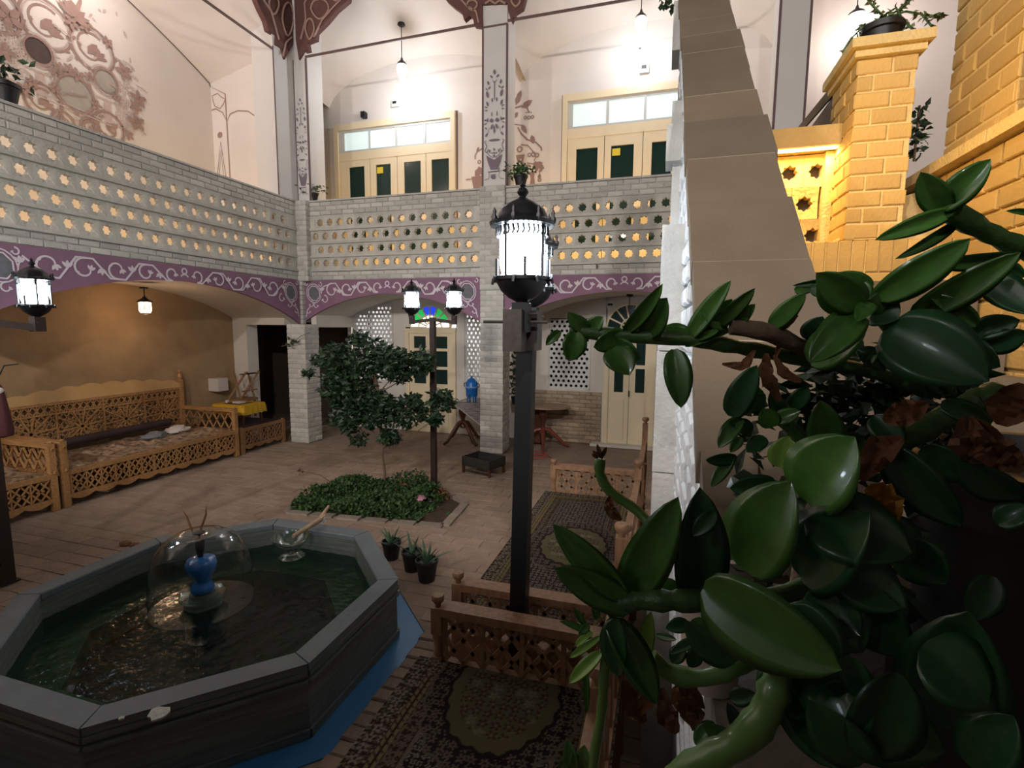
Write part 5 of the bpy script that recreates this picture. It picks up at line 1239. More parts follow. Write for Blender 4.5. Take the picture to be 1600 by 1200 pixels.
# ================================================================== CARPETED PLATFORMS (foreground)
def smooth(a, b, x): t = np.clip((x-a)/(b-a), 0, 1); return t*t*(3-2*t)
def flowers(X, Y, s, r, seed=0, petals=5):
    gx = np.floor(X/s); gy = np.floor(Y/s); h = np.sin(gx*12.9898+gy*78.233+seed)*43758.5453; h = h-np.floor(h); h2 = np.modf(h*57.3)[0]
    cx_ = (gx+.5+.25*(h-.5))*s; cy_ = (gy+.5+.25*(h2-.5))*s; dx = X-cx_; dy = Y-cy_; d = np.hypot(dx, dy); a = np.arctan2(dy, dx)+h*6
    return d < r*s*(.75+.3*np.cos(petals*a)), d < r*s*.3, h
def carpet(name, x0, x1, y0, y1, z, cx_, cy_, lab, seed=0):
    N = 190; M = int(N*(y1-y0)/(x1-x0)); xs = np.linspace(x0, x1, N+1); ys = np.linspace(y0, y1, M+1); X, Y = np.meshgrid(xs, ys, indexing='ij')
    col = np.zeros(X.shape+(3,)); black = np.array((.018, .010, .012)); maroon = np.array((.055, .018, .018)); gold = np.array((.26, .20, .10)); olive = np.array((.15, .125, .07)); pink = np.array((.20, .155, .125)); white = np.array((.36, .31, .27))
    col[:] = black
    e = np.minimum(np.minimum(X-x0, x1-X), np.minimum(Y-y0, y1-Y))
    p, c, h = flowers(X, Y, .034, .46, seed, 4); fm = e > .245
    col[fm & p] = white*.75; col[fm & c] = black*2
    m = (((X*29).astype(int)+(Y*29).astype(int)) % 2 == 0) & fm & ~p; col[m] = maroon*.6
    bm_ = e <= .245; col[bm_] = maroon*.7
    p, c, h = flowers(X, Y, .060, .48, seed+3, 5); b1 = bm_ & (e < .10); col[b1 & p] = white*.8; col[b1 & c] = maroon
    p3, c3, h3 = flowers(X+.01, Y+.02, .028, .4, seed+8, 3); col[bm_ & p3 & ~p] = olive
    col[(e > .105) & (e < .150)] = gold; col[(e > .124) & (e < .131)] = maroon*.5
    dots = (np.modf((X+Y)*22)[0] < .15) & (e > .108) & (e < .147); col[dots] = maroon
    p, c, h = flowers(X, Y, .045, .5, seed+5, 5); b2 = (e > .155) & (e < .225); col[b2 & p] = pink*.9; col[b2 & c] = olive
    col[(e > .232) & (e < .246)] = pink
    dx = (X-cx_)/.27; dy = (Y-cy_)/.36; R = np.hypot(dx, dy); A = np.arctan2(dy, dx); edge = 1+.025*np.cos(20*A)+.015*np.cos(6*A+1)
    def ring(a, b, c_): col[(R > a*edge) & (R < b*edge)] = c_
    ring(0, 1.38, black); p, c, h = flowers(X, Y, .052, .5, seed+11, 6); mm = (R < 1.36*edge) & (R > 1.05*edge); col[mm & p] = pink*.9; col[mm & c] = maroon
    ring(1.36, 1.41, pink*.8); ring(0, 1.0, olive); ring(.98, 1.03, black); ring(.70, .73, gold*.8)
    p, c, h = flowers(X, Y, .058, .5, seed+17, 5); mm = R < .78; col[mm & p & (h > .3)] = maroon*1.6; col[mm & p & (h < .3)] = white*.7; col[mm & c] = gold
    p, c, h = flowers(X+.02, Y, .030, .4, seed+19, 3); mm = (R < .8) & p; col[mm] = col[mm]*.5+np.array((.04, .07, .04))
    n = (N+1)*(M+1); Z = z+.008+.004*np.sin(6*X+2*Y)*np.sin(4*Y)
    col = col*np.array((.50, .50, .44)); v = np.stack([X, Y, Z], -1).reshape(-1, 3); me = bpy.data.meshes.new(name)
    idx = np.arange(n).reshape(N+1, M+1); f = np.stack([idx[:-1, :-1], idx[1:, :-1], idx[1:, 1:], idx[:-1, 1:]], -1).reshape(-1, 4)
    bv = [(x0, y0, z+.001), (x1, y0, z+.001), (x1, y1, z+.001), (x0, y1, z+.001)]; cid = [idx[0, 0], idx[-1, 0], idx[-1, -1], idx[0, -1]]
    me.from_pydata(v.tolist()+bv, [], f.tolist()+[[n+3, n+2, n+1, n]]+[[int(cid[i]), n+i, n+(i+1) % 4, int(cid[(i+1) % 4])] for i in range(4)])
    ca = me.color_attributes.new('weave', 'FLOAT_COLOR', 'POINT'); cc = np.ones((n+4, 4), dtype=np.float32); cc[:n, :3] = col.reshape(-1, 3); cc[n:, :3] = black; ca.data.foreach_set('color', cc.ravel())
    me.materials.append(vcol(name+'_weave')); o = bpy.data.objects.new(name, me); COL.objects.link(o); return tag(o, lab, 'carpet', None)
BZ = .54
def platform(y0, y1, lab, x0=-1.15, x1=-.16, rails=(0, 1), near_z=.86, back=True, m=wood2):
    r = thing('carpeted_platform', ((x0+x1)/2, (y0+y1)/2, 0), lab, 'platform')
    MB().box(x0, x1, y0, y1, BZ-.06, BZ-.005).build('deck', m, r)
    MB().box(x0, x0+.03, y0+.06, y1-.06, .30, BZ-.06).box(x0, x1, y0, y0+.03, .30, BZ-.06).box(x0, x1, y1-.03, y1, .30, BZ-.06).build('apron', m, r)
    def turned(x, y, z0, z1, w=.06):
        b = MB().box(x-w/2, x+w/2, y-w/2, y+w/2, 0, z0+.02) if z0 > .3 else MB()
        h = z1-z0
        b.lathe((x, y, z0+.02), [(.026, 0), (.030, .02), (.022, .04), (.032, h*.35), (.032, h*.45)], 10).box(x-w/2, x+w/2, y-w/2, y+w/2, z0+h*.5, z1)
        b.lathe((x, y, z1), [(.018, 0), (.016, .015), (.034, .035), (.036, .055), (.030, .065), (0, .068)], 10)
        return b.build('corner_post', m, r, True)
    for k, y in ((0, y0+.035), (1, y1-.035)):
        if k in rails:
            turned(x0+.03, y, BZ, near_z-.02)
            MB().box(x0+.06, x1-.03, y-.048, y+.048, near_z-.05, near_z-.005).build('top_rail', m, r)
            n = 4; s_ = (x1-x0-.12)/n
            for i in range(n):
                a = x0+.07+i*s_; b = a+s_; zz0, zz1 = BZ+.0, near_z-.055; zc = (zz0+zz1)/2; xc = (a+b)/2
                for p, q_ in (((a, zz0), (b, zz1)), ((a, zz1), (b, zz0)), ((a, zc), (xc, zz1)), ((xc, zz0), (b, zc)), ((xc, zz1), (b, zc)), ((a, zc), (xc, zz0))):
                    MB().bar((p[0], y, p[1]), (q_[0], y, q_[1]), .016, .022).build('slat', m, r)
                MB().bar((a, y, zz0), (a, y, zz1), .02, .024).build('slat', m, r)
        else: MB().box(x0, x0+.06, y-.03, y+.03, 0, BZ).build('leg', m, r)
    if back:
        for y in (y0+.035, (y0+y1)/2, y1-.035): turned(x1-.0, y, BZ, 1.36 if y > y1-.1 else 1.25, .055)
        MB().box(x1-.025, x1+.02, y0, y1, 1.12, 1.17).box(x1-.02, x1+.015, y0, y1, .60, .64).build('back_rail', m, r)
        k = 0; y = y0+.08
        while y < y1-.1:
            MB().bar((x1, y, .64), (x1, min(y+.16, y1-.05), 1.12), .016, .02).build('slat', m, r); MB().bar((x1, y+.16, .64), (x1, y, 1.12), .016, .02).build('slat', m, r); y += .18
    return r
wood2b = mat('rail_wood', (.30, .165, .085), .55, rgb2=(.20, .10, .05), nscale=3, bands=(14, 14, 3), bump=.1)
platform(.55, 2.40, 'nearest carpeted wooden platform with latticed end rail at the bottom of the picture', rails=(1,), m=wood2b)
platform(2.61, 5.38, 'farther carpeted wooden platform between the near lamp post and the double door', rails=(0, 1), near_z=.855, m=wood2b)
mc = aZ(800, 1062, BZ); carpet('carpet', -1.22, -.14, .52, 2.34, BZ, mc.x, mc.y-.12, 'dark flowered carpet with olive medallion on the nearest platform', 1)
mc = aZ(925, 850, BZ); carpet('carpet', -1.20, -.20, 2.70, 5.30, BZ, -.66, 4.0, 'dark checkered carpet with medallion on the farther platform', 4)

# ================================================================== STAIR WALL
SL = .8818
def xl(y): return .118-.028*y
def zc_(y): return 1.038+SL*y
sw = thing('stair_parapet', (.2, 2.5, 0), 'sloping stair wall with wide stone coping slabs rising away at the centre right', 'wall')
ys_ = [.98, 1.18, 1.45, 1.72, 1.99, 2.257, 2.515, 2.77, 3.02, 3.27, 3.52, 3.78, 4.03, 4.28]
rr = random.Random(12)
for a, b in zip(ys_[:-1], ys_[1:]):
    dz = rr.uniform(-.010, .006); e0, e1 = rr.uniform(-.006, .006), rr.uniform(-.008, .008); g_ = .004; t = .055
    vs_ = []
    for y in (a+g_, b-g_):
        for x in (xl(y)+e0, xl(y)+.33+e1):
            for q_, w in ((0, 0), (-t*1.33, 0)): vs_.append((x, y, zc_(y)+dz+q_+(.010 if y > a+.1 else 0)))
    MB().add(vs_, [(0, 2, 6, 4), (1, 5, 7, 3), (0, 1, 3, 2), (4, 6, 7, 5), (0, 4, 5, 1), (2, 3, 7, 6)]).build('coping_slab', coping, sw)
for y in ys_[1:-1]:
    MB().prism([V((xl(y)+.006, y-.006, zc_(y-.006)-.012)), V((xl(y)+.324, y-.006, zc_(y-.006)-.012)), V((xl(y)+.324, y+.006, zc_(y+.006)-.012)), V((xl(y)+.006, y+.006, zc_(y+.006)-.012))], (0, -.004, .009)).build('mortar_joint', mat('joint_mortar', (.34, .29, .22), .95), sw)
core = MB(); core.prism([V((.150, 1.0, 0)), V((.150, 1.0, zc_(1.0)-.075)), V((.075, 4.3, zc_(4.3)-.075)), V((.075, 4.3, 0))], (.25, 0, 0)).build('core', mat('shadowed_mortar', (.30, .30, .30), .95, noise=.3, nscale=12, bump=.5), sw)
wb_ = brick_mesh('brick', whitew, .21, .075, .08, .01); c = 0
for r in range(2, 50):
    z = r*.092; y = 1.02+(.11 if r % 2 else 0)
    while y < 4.25:
        if z+.045 < zc_(y-.08)-.075 and (z > zc_(y)-1.75 or y > 1.6) and c < 295 and z > 1.0 and not (z < 2.8 and y > 2.6):
            inst(wb_, 'brick', sw, (xl(y)+.012+rr.uniform(0, .008), y, z), (0, 0, -PI/2+rr.uniform(-.03, .03))); c += 1
        y += .235
pr_ = thing('stair_pier', (.05, 2.7, 0), 'pale block pier standing against the stair wall behind the right rail', 'pier')
zs_ = [0, .47, 1.06, 1.65, 2.24, 2.825]
for a, b in zip(zs_[:-1], zs_[1:]): MB().box(-.035+rr.uniform(-.002, .002), .115, 2.5, 2.92, a+.003, b-.003).build('block', pierm, pr_)
pr_ = thing('stair_pilaster', (.03, 3.3, 3.0), 'small stepped white brick pilaster high on the stair wall', 'pilaster')
a = aY(1041, 225, 3.1); MB().box(a.x, .09, 3.1, 3.3, aY(1041, 252, 3.1).z, aY(1041, 194, 3.1).z).build('block', pierm, pr_); a = aY(1050, 175, 3.2); MB().box(a.x, .09, 3.2, 3.36, aY(1050, 194, 3.2).z, aY(1050, 158, 3.2).z).build('block', pierm, pr_)
MB().box(.0, .09, 3.15, 3.3, 2.6, aY(1041, 252, 3.1).z).build('block', pierm, pr_)
pr_ = thing('stair_newel', (.15, 4.4, 4.0), 'newel block at the top end of the stair coping', 'pier')
MB().box(aY(1052, 30, 4.25).x, .36, 4.29, 4.6, 4.45, 4.80).build('block', pierm, pr_)
tpm = mat('ochre_pot', (.42, .27, .09), .8, noise=.4, nscale=10)
nb = thing('potted_plant', (.19, 4.4, 4.80), 'ochre pot with twigs at the top of the stair coping, cut by the upper edge', 'potted plant')
MB().lathe((.17, 4.42, 4.80), [(.12, 0), (.17, .05), (.19, .2), (.2, .22), (0, .2)], 16).build('pot', tpm, nb, True)
q0 = aY(1058, 0, 4.3); stalk(nb, [(.17, 4.4, 5.0), (.0, 4.35, 5.05), (aY(1046, -5, 4.3).x, 4.3, q0.z+.03), (aY(1040, 12, 4.3).x, 4.3, aY(1040, 12, 4.3).z)], .008, bark)
leafcloud('leaves', bush, nb, lambda r: (aY(r.uniform(1032, 1052), r.uniform(-5, 14), 4.3), 1), 22, .06, .04, 5)
dk = MB(); 
leafcloud('dry_leaves', leafb, nb, lambda r: (aY(r.uniform(1072, 1115), r.uniform(0, 8), 4.27), 1), 8, .09, .05, 6)

# ledge on which the plants stand
lg = tag(MB().box(.10, 1.6, .30, .97, 1.55, 1.74).build('stone_ledge', mat('ledge_stone', (.13, .115, .095), .85, noise=.4, nscale=8, bump=.5, bscale=30)), 'grey stone ledge under the foreground plant', 'ledge')
MB().box(.14, 1.6, .34, .97, 0, 1.55).build('ledge_base', coping, lg)

# ================================================================== YELLOW-LIT STAIR SIDE
yw = sroot('wall_stair_right', (1.5, 3.6, 0))
MB().box(1.512, 2.6, 2.0, 5.2, 0, 3.24).build('wall_core', tanmort, yw)
bricks(yw, (1.5, 5.1, 0), -PI/2, 2.6, 1.85, 3.24, tanbrick, L=.24, h=.088, gap=.016, jit=.012)
for i in range(9):
    y = 2.1+i*.33; MB().box(1.43+rr.uniform(-.006, .006), 1.75, y, y+.323, 3.245, 3.305).build('ledge_slab', tanmort, yw)
bp2 = pier('brick_pier', 1.53, 2.1, 3.08, 3.72, 3.31, 5.2, 'large yellow-lit brick pier cut by the right edge', tanbrick, tanmort, 'FL', L=.24, h=.088, cat='pier', gap=.016)
MB().box(1.60, 1.66, 2.55, 3.06, 3.31, 5.2).build('wall_niche_back', mat('niche_ochre', (.30, .19, .07), .9, noise=.4, nscale=6)); struct(bpy.data.objects['wall_niche_back'])
MB().box(1.54, 1.60, 2.94, 3.02, 3.31, 5.2).build('trim_1', tanmort); struct(bpy.data.objects['trim_1'])
# cross wall with a course of upright bricks
cwx = sroot('wall_cross', (1.1, 3.45, 0))
MB().box(.46, 1.5, 3.415, 3.70, 0, 2.85).build('wall_core', tanmort, cwx)
sb_ = brick_mesh('brick', tanbrick, .062, .18, .06, .006)
for i in range(15): inst(sb_, 'brick', cwx, (.50+i*.068, 3.402+rr.uniform(0, .006), 2.765))
lp_ = brick_mesh('brick', tanbrick, .30, .14, .05, .008)
for r in range(5):
    for k in range(4):
        x = .55+k*.312-(.15 if r % 2 else 0)
        if .45 < x-.15 and x+.15 < 1.5: inst(lp_, 'brick', cwx, (x, 3.403+rr.uniform(0, .006), 2.60-r*.152))
# sloping slab between cross wall and right wall
sp = MB().prism([aY(1306, 376, 3.5), aY(1400, 300, 3.5)+V((0, .3, 0)), aY(1470, 280, 3.5)+V((0, .3, 0)), aY(1490, 376, 3.5)], (0, .12, 0)); sp.build('sloped_block', tanmort, cwx)
py_ = pier('brick_pier', .965, 1.25, 3.42, 3.86, 2.86, 3.84, 'square yellow-lit brick pier carrying the potted trailing plant', tanbrick, tanmort, 'FL', L=.165, h=.076, cat='pier', gap=.012)
MB().prism([V((.915, 3.36, 3.88)), V((1.30, 3.36, 3.88)), V((1.30, 3.92, 3.88)), V((.915, 3.92, 3.88))], (0, 0, .05)).box(.94, 1.275, 3.39, 3.89, 3.84, 3.88).build('cap_slab', tanmort, py_)
tag(MB().box(.50, .962, 3.60, 3.84, 3.455, 3.57).build('stone_beam', mat('ochre_beam', (.48, .33, .13), .85, noise=.3, nscale=8, bump=.4)), 'ochre beam over the glowing strip beside the brick pier', 'beam')
tag(MB().box(.50, .955, 3.63, 3.66, 3.443, 3.453).build('light_strip', ledm), 'glowing warm light strip under the ochre beam', 'light')
ltm = mat('yellow_lattice', (.60, .42, .16), .9, noise=.3, nscale=8, bump=.5)
lt = thing('lattice_panel', (.7, 3.8, 2.86), 'yellow-lit star lattice panel below the glowing strip', 'lattice')
lc_me = star_cell('lattice_block', .155, .20, .08, .05, ltm)
for r in range(3):
    for k in range(3): inst(lc_me, 'lattice_block', lt, (.57+k*.157-(.06 if r % 2 else 0), 3.76, 2.95+r*.20))
MB().box(.915, .965, 3.72, 3.86, 2.86, 3.45).build('end_post', tanmort, lt)
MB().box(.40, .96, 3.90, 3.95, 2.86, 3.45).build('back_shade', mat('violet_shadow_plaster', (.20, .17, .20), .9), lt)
# sloping parapet seen beyond, and its plants
a, b = aY(1228, 222, 6.5), aY(1312, 118, 6.5)
sp2 = thing('far_sloping_parapet', a, 'grey sloping coping seen between the white column and the brick pier', 'parapet')
MB().prism([a, b, b+V((0, 0, -.13)), a+V((.06, 0, -.0))], (0, .3, 0)).build('coping', coping, sp2)
MB().prism([a+V((.15, .05, .0)), b+V((0, .05, -.13)), V((b.x+.3, 6.55, b.z-.2)), V((b.x+.3, 6.55, 0)), V((a.x+.15, 6.55, 0))], (0, .2, 0)).build('panel', mat('brown_grey_plaster', (.25, .19, .15), .9, noise=.5, nscale=4), sp2)
pt = aY(1380, 50, 3.6); tp_ = thing('trailing_potted_plant', (pt.x, 3.62, 3.93), 'black pot with sprawling thin stems on top of the square brick pier', 'potted plant')
MB().lathe((pt.x, 3.62, 3.932), [(.075, 0), (.095, .12), (.11, .125), (.11, .155), (0, .14)], 14).build('pot', blackpl, tp_, True)
tm = mat('trailing_green', (.10, .12, .05), .5, noise=.4, nscale=9, rnd=.4, island=True)
for pts_ in (((1380, 25), (1360, 5), (1368, -10)), ((1385, 28), (1415, 18), (1440, 22), (1455, 40), (1458, 44)), ((1385, 28), (1420, 5), (1422, -8)), ((1375, 30), (1350, 40), (1330, 60), (1316, 82)), ((1440, 24), (1468, 25), (1474, 20)), ((1380, 25), (1400, 12), (1410, 30), (1425, 45))):
    w_ = [aY(x, y, 3.58) for x, y in pts_]; stalk(tp_, w_, .006, stemm, 'stem')
    leafcloud('leaves', tm, tp_, lambda r, w_=w_: (w_[(k := r.randrange(len(w_)-1))].lerp(w_[k+1], r.random()), 1), 26, .035, .022, len(pts_)*7+int(w_[0].x*99))
vp = thing('climbing_plant', aY(1430, 250, 3.95), 'thin climbing plant in the gap right of the square brick pier', 'plant')
stalk(vp, [aY(1428, 252, 3.95), aY(1432, 215, 3.95), aY(1437, 165, 3.95)], .008, bark)
leafcloud('leaves', bush, vp, lambda r: (aY(r.uniform(1426, 1446), r.uniform(165, 250), 3.95), 1), 60, .06, .035, 14)

# ================================================================== FOREGROUND SUCCULENT
def leaf_mesh(name, m, curl, cup, pet, tipn, th=.05):
    nu, nv = 12, 7; vs_ = []; 
    def wid(t):
        s_ = max(0, math.sin(PI*min(1, t)**tipn))**.62
        return max(.012, pet+(1-pet)*s_ if t < .5 else s_)
    for side in (1, -1):
        for i in range(nu+1):
            t = i/nu; w = wid(t)/2; zc = -curl*t*t+curl*.25*t
            for j in range(nv):
                s_ = -1+2*j/(nv-1); y = s_*w; e = math.sqrt(max(0, 1-s_*s_)); vs_.append((t, y, zc+cup*(abs(s_)**1.6)*w*2+side*th*.5*e*(.35+.65*math.sin(PI*min(1, t+.05)))-(.008 if abs(s_) < .1 else 0)*side))
    fs = []
    k = (nu+1)*nv
    for i in range(nu):
        for j in range(nv-1):
            fs.append((i*nv+j, (i+1)*nv+j, (i+1)*nv+j+1, i*nv+j+1)); fs.append((k+i*nv+j, k+i*nv+j+1, k+(i+1)*nv+j+1, k+(i+1)*nv+j))
    me = bpy.data.meshes.new(name); me.from_pydata(vs_, [], fs); me.materials.append(m)
    bm = bmesh.new(); bm.from_mesh(me); bmesh.ops.remove_doubles(bm, verts=bm.verts, dist=1e-4); bmesh.ops.recalc_face_normals(bm, faces=bm.faces); bm.to_mesh(me); bm.free()
    me.polygons.foreach_set('use_smooth', [True]*len(me.polygons)); return me
LM = {}
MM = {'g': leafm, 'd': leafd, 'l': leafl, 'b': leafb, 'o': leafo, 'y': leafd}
def lmesh(mk, v):
    if (mk, v) not in LM:
        cu, cp, pe, tn = [(.10, .16, .22, .85), (.28, .20, .18, .95), (-.15, .10, .25, .8), (.45, .28, .15, 1.0)][v]
        LM[mk, v] = leaf_mesh('leaf', MM[mk], cu, cp, pe, tn, .05 if mk != 'b' else .03)
    return LM[mk, v]
CR = {'A': (850, 350, 2.4), 'B': (850, 700, 2.4), 'C': (1200, 200, 3.0), 'D': (1200, 600, 2.0)}
def cpx(c, u, v): x, y, s_ = CR[c]; return x+u/s_, y+v/s_
plant = thing('jade_plant', (.36, .74, 1.74), 'large fleshy-leaved green plant filling the right foreground', 'plant')
lr = random.Random(77)
def leaf(c, bu, bv, tu, tv, w, yb, yt, mk='g', v=None, roll=None):
    b = at(*cpx(c, bu, bv), 1, yb); t = at(*cpx(c, tu, tv), 1, yt); L = (t-b).length
    mid = b.lerp(t, .5); view = (V((0, 0, H))-mid); D = abs((mid-V((0, 0, H))).dot(V((-RW[0][2], -RW[1][2], -RW[2][2])))); view.normalize()
    W_ = w/CR[c][2]*D/FPX
    ax = (t-b).normalized(); side = ax.cross(view).normalized(); n_ = side.cross(ax)
    if n_.dot(view) < 0: n_ = -n_; side = -side
    a = math.radians(lr.uniform(-28, 28) if roll is None else roll)
    W_ = W_/max(.5, math.cos(a)); s2 = side*math.cos(a)+n_*math.sin(a); n2 = n_*math.cos(a)-side*math.sin(a)
    if s2.cross(n2).dot(ax) < 0: s2 = -s2
    me = lmesh(mk, lr.choice((0, 0, 1, 2)) if v is None else v)
    o = bpy.data.objects.new('leaf', me); COL.objects.link(o); o.parent = plant
    M = Matrix((ax*L, s2*W_, n2*(L+W_)/2)).transposed().to_4x4(); M.translation = b-V(plant.location); o.matrix_local = M
    return o
def stem(pts, r, m=stemm, name='stem'):
    w_ = [at(*cpx(c, u, v), 1, y) for c, u, v, y in pts]; out = []; rs = []
    n = len(w_)
    for i in range(n-1):
        for k in range(4):
            t = k/4; p0 = w_[max(i-1, 0)]; p1 = w_[i]; p2 = w_[i+1]; p3 = w_[min(i+2, n-1)]
            out.append(.5*((2*p1)+(p2-p0)*t+(2*p0-5*p1+4*p2-p3)*t*t+(-p0+3*p1-3*p2+p3)*t**3)); rs.append(r*(.85+.3*lr.random()) if True else r)
    out.append(w_[-1]); rs.append(r*.8)
    return MB().tube(out, rs, 8).build(name, m, plant, True)
Y1_, Y2_, Y3_ = .55, .62, .70
# stems
stem([('A', 100, 402, .62), ('A', 290, 418, .62), ('A', 540, 432, .62), ('A', 730, 462, .63), ('A', 1000, 510, .66), ('A', 1250, 560, .70), ('A', 1450, 640, .74)], .0085)
stem([('A', 700, 385, .60), ('A', 850, 410, .61), ('A', 1020, 490, .66)], .010, bark)
stem([('C', 840, 380, .58), ('C', 1000, 475, .60), ('C', 1180, 560, .62), ('C', 1330, 640, .66)], .0095)
stem([('C', 470, 780, .60), ('C', 560, 900, .62), ('C', 700, 1060, .68), ('C', 860, 1240, .74)], .009)
stem([('B', 240, 600, .50), ('B', 330, 575, .50), ('B', 480, 572, .50), ('B', 620, 572, .51), ('B', 850, 560, .56), ('B', 1100, 480, .62)], .0105)
stem([('B', 400, 790, .52), ('B', 480, 845, .52), ('B', 600, 862, .52), ('B', 740, 812, .53), ('B', 820, 760, .55)], .0095, mat('stem_light', (.10, .20, .045), .4, noise=.4, nscale=9, coat=.3))
stem([('B', 890, 760, .50), ('B', 870, 880, .48), ('B', 820, 1010, .47), ('B', 720, 1110, .47), ('B', 560, 1190, .47), ('B', 480, 1260, .47)], .0135, MATS['stem_light'])
stem([('B', 262, 630, .515), ('B', 240, 740, .52), ('B', 225, 850, .52), ('B', 215, 1000, .52), ('B', 190, 1150, .52), ('B', 180, 1260, .52)], .0055, MATS['stem_light'])
stem([('B', 212, 40, .60), ('B', 210, 95, .60), ('B', 250, 165, .60), ('B', 350, 235, .60), ('B', 430, 330, .58)], .006, MATS['stem_light'])
for k in range(9): leaf('B', 212+lr.uniform(-8, 8), 35, 212+lr.uniform(-35, 35), lr.uniform(-20, 40), 16, .60, .60, 'b', 0)
leaf('B', 225, 70, 190, 60, 14, .6, .6, 'b'); leaf('B', 205, 95, 188, 110, 12, .6, .6, 'b')
stem([('D', 640, 60, .66), ('D', 480, 140, .64), ('D', 330, 210, .60)], .014); stem([('D', 720, 30, .68), ('D', 640, 60, .66)], .014)
stem([('B', 980, 420, .62), ('B', 960, 500, .60), ('B', 930, 580, .58)], .010, bark)
stem([('A', 880, 720, .64), ('A', 960, 800, .64), ('A', 1040, 900, .66), ('A', 1250, 950, .72)], .008)
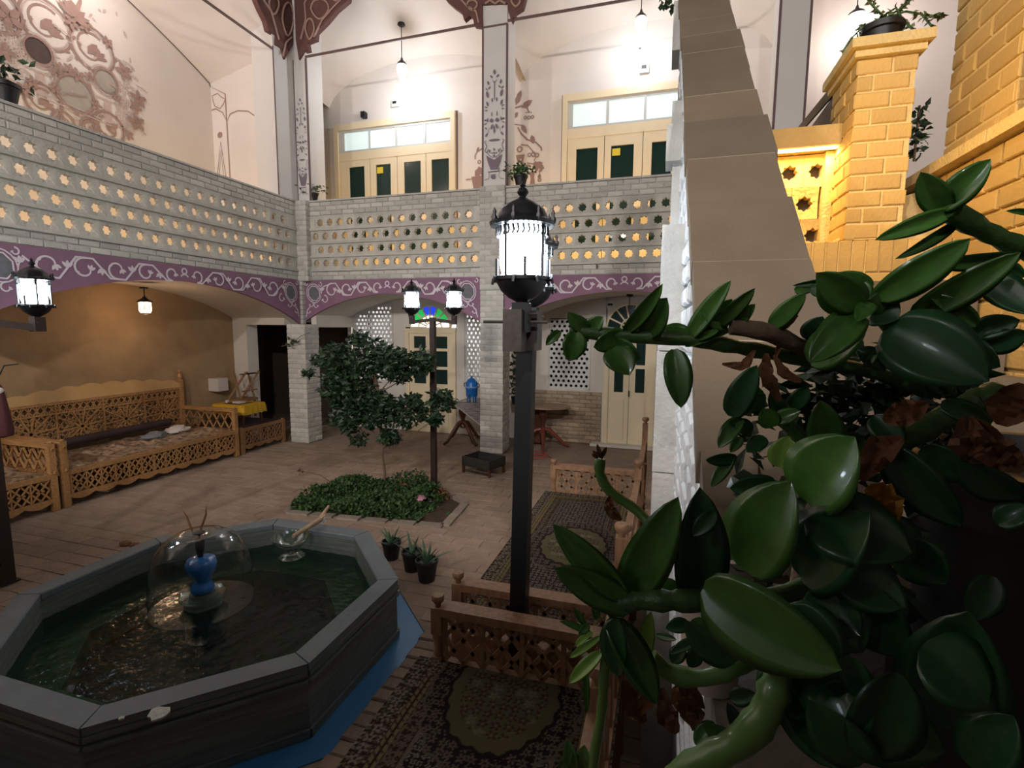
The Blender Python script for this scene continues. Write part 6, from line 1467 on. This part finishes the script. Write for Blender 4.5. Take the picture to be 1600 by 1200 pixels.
# leaves: cropframe, base, tip, width, depth base, depth tip, kind
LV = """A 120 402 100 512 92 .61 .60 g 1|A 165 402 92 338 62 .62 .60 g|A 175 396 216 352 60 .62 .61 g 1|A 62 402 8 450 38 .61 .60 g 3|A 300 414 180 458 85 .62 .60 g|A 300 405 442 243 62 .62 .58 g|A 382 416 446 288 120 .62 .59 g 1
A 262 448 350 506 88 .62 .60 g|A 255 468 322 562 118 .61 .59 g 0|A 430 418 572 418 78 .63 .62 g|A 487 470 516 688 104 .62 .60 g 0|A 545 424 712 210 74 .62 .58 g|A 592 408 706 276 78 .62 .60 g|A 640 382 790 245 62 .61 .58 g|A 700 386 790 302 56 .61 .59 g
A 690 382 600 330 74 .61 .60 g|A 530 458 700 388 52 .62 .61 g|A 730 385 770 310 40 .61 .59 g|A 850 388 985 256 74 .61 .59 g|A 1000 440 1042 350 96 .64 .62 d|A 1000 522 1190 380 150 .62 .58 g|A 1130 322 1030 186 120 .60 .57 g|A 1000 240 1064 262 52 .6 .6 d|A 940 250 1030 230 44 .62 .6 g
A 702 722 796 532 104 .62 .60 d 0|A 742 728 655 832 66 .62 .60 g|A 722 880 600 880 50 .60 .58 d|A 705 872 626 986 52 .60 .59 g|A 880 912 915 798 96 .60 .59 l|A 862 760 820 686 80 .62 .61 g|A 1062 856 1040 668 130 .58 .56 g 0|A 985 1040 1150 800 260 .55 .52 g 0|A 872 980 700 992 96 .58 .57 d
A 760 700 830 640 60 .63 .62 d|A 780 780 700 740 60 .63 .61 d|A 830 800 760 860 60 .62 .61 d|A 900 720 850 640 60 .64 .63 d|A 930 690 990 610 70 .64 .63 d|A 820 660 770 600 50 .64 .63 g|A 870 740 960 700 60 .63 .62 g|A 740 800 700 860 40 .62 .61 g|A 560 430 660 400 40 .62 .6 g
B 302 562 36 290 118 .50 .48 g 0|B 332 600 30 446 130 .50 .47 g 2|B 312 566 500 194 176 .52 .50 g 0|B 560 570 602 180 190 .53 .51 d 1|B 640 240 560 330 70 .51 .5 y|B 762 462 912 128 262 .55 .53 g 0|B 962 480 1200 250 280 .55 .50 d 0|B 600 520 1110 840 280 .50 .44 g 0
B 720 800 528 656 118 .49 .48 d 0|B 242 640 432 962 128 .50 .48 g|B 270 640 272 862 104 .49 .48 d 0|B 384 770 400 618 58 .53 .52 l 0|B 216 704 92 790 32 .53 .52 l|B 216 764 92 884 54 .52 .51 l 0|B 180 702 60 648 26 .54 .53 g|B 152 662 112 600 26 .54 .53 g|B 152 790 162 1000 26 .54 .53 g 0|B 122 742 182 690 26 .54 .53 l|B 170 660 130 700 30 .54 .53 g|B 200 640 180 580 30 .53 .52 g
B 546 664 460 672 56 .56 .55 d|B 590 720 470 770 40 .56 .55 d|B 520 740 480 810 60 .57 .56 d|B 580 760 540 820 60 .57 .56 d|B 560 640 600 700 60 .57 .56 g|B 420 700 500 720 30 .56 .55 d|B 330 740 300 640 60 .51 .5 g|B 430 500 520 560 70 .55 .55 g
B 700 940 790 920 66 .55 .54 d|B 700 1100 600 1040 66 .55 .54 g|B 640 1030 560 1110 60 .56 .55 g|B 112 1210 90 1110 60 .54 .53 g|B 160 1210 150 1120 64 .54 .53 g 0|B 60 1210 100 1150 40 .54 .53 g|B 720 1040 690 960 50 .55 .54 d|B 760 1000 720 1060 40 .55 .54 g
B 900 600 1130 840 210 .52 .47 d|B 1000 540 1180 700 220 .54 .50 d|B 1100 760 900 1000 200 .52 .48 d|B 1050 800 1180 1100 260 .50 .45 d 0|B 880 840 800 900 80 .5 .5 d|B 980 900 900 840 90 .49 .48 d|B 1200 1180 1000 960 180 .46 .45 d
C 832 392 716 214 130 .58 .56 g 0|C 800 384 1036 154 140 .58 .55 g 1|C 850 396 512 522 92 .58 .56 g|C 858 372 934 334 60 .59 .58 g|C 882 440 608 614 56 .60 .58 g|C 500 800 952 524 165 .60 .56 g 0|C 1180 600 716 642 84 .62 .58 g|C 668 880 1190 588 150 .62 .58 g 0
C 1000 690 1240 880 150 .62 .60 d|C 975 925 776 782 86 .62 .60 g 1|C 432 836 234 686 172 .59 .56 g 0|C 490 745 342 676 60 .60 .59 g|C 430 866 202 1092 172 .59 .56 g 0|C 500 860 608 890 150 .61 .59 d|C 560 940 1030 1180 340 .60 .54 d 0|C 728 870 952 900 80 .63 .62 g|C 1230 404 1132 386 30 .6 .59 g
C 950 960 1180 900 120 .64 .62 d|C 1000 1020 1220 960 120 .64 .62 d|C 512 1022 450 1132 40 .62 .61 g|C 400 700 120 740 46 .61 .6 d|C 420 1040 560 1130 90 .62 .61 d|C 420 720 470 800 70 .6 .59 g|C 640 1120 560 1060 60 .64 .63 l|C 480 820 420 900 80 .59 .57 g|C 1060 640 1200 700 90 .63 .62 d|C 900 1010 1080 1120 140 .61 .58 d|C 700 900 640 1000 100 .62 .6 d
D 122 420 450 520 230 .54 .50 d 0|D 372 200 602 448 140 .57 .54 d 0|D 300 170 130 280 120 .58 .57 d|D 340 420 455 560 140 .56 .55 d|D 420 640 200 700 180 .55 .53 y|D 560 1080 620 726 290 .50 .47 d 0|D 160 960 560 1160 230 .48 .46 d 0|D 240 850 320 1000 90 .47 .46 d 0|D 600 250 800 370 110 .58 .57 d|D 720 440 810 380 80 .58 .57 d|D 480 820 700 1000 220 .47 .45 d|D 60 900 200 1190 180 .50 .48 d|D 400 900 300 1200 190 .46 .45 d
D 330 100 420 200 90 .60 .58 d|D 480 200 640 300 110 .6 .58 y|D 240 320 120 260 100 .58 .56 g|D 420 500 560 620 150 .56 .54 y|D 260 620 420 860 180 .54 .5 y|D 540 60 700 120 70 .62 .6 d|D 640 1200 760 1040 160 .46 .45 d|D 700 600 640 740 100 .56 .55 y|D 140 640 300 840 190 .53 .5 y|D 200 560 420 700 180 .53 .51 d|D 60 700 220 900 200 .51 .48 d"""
for row in LV.replace('\n', '|').split('|'):
    t = row.split(); kw = {'v': int(t[9])} if len(t) > 9 else {}
    leaf(t[0], float(t[1]), float(t[2]), float(t[3]), float(t[4]), float(t[5]), float(t[6]), float(t[7]), t[8], **kw)
# dried leaves
def dry(c, pts, w, y, m=leafb):
    """crumpled hanging leaf along a short path"""
    w_ = [at(*cpx(c, u, v), 1, y) for u, v in pts]; n = 9; mb = MB(); vs_ = []
    for i in range(n+1):
        t = i/n*(len(w_)-1); k = min(int(t), len(w_)-2); p = w_[k].lerp(w_[k+1], t-k); d = (w_[k+1]-w_[k]).normalized(); vw = (V((0, 0, H))-p).normalized(); s_ = d.cross(vw).normalized()
        ww = w/CR[c][2]*y/FPX*math.sin(.25+2.6*i/n)*lr.uniform(.75, 1.2)
        for j in range(5): vs_.append(p+s_*ww*(j/4-.5)+vw*ww*lr.uniform(-.16, .16)+vw*ww*.35*(abs(j-2)-1)*(1 if i % 3 else -1)*.6)
    mb.add(vs_, [(i*5+j, (i+1)*5+j, (i+1)*5+j+1, i*5+j+1) for i in range(n) for j in range(4)])
    o = mb.build('dry_leaf', m, plant, True); return o
dry('A', [(870, 402), (900, 380), (950, 340)], 34, .61); dry('A', [(790, 472), (750, 535), (668, 525)], 30, .62); dry('A', [(835, 485), (830, 560), (885, 665)], 48, .62); dry('A', [(862, 492), (900, 560), (965, 592)], 34, .62); dry('A', [(870, 500), (885, 440), (880, 420)], 18, .62)
for pts_, w in (((500, 60), (430, 90), (360, 115)), 60), (((420, 170), (340, 210), (290, 300)), 80), (((620, 100), (640, 200), (680, 240)), 90), (((640, 110), (720, 220), (800, 270)), 80), (((800, 0), (760, 60), (730, 130)), 90):
    dry('D', pts_, w, .56)
dry('D', [(312, 320), (350, 350), (395, 430)], 95, .54, leafo).__setitem__('label', 'orange-yellow withered leaf')
for pts_, w in (((250, 180), (240, 230), (290, 270)), 44), (((300, 870), (330, 960), (380, 1030)), 80), (((440, 900), (460, 1000), (500, 1070)), 80), (((560, 880), (550, 970), (570, 1060)), 90), (((380, 880), (400, 930), (350, 1000)), 60), (((520, 860), (500, 940), (520, 1000)), 50):
    dry('B', pts_, w, .56)
# tangle of small dark leaves and twigs behind the big ones
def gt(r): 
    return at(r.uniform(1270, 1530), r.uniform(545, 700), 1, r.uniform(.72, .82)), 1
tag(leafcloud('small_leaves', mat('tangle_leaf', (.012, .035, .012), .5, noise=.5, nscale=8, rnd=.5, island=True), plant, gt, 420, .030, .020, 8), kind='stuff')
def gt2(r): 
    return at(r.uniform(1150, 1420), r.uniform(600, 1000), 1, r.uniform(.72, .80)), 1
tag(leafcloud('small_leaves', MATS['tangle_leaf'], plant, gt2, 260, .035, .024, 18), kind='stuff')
# pots
stairs = thing('staircase', (1.0, 2.0, 0), 'stone steps between the coping wall and the yellow-lit wall, hidden behind leaves', 'stairs')
for k in range(9): MB().box(.47, 1.48, 1.02+.26*k, 1.02+.26*(k+1), 0 if k == 0 else .80+.225*(k-1), .80+.225*k).build('step', coping, stairs)
pt1 = thing('black_plant_pot', (.50, .78, 1.742), 'large black pot in the dark at the right edge, holding the foreground plant', 'pot')
MB().lathe((.50, .78, 1.742), [(.13, 0), (.17, .38), (.19, .385), (.19, .45), (.17, .45), (.16, .41), (0, .40)], 32).build('pot_body', blackpl, pt1, True)
p = at(1120, 850, 1, .88)
pt2 = thing('pale_plant_pot', (p.x, .88, 1.742), 'pale worn plant pot on the ledge beside the foot of the coping', 'pot')
MB().lathe((p.x, .88, 1.742), [(.045, 0), (.060, p.z-1.742-.03), (.072, p.z-1.742-.028), (.072, p.z-1.742), (.060, p.z-1.742), (.055, p.z-1.742-.02), (0, p.z-1.742-.03)], 24).build('pot_body', terra, pt2, True)
leafcloud('sprigs', herb, pt2, lambda r: (V((p.x+r.uniform(-.05, .05), .88+r.uniform(-.05, .05), p.z-.01+r.uniform(0, .03))), .4), 40, .06, .03, 3)
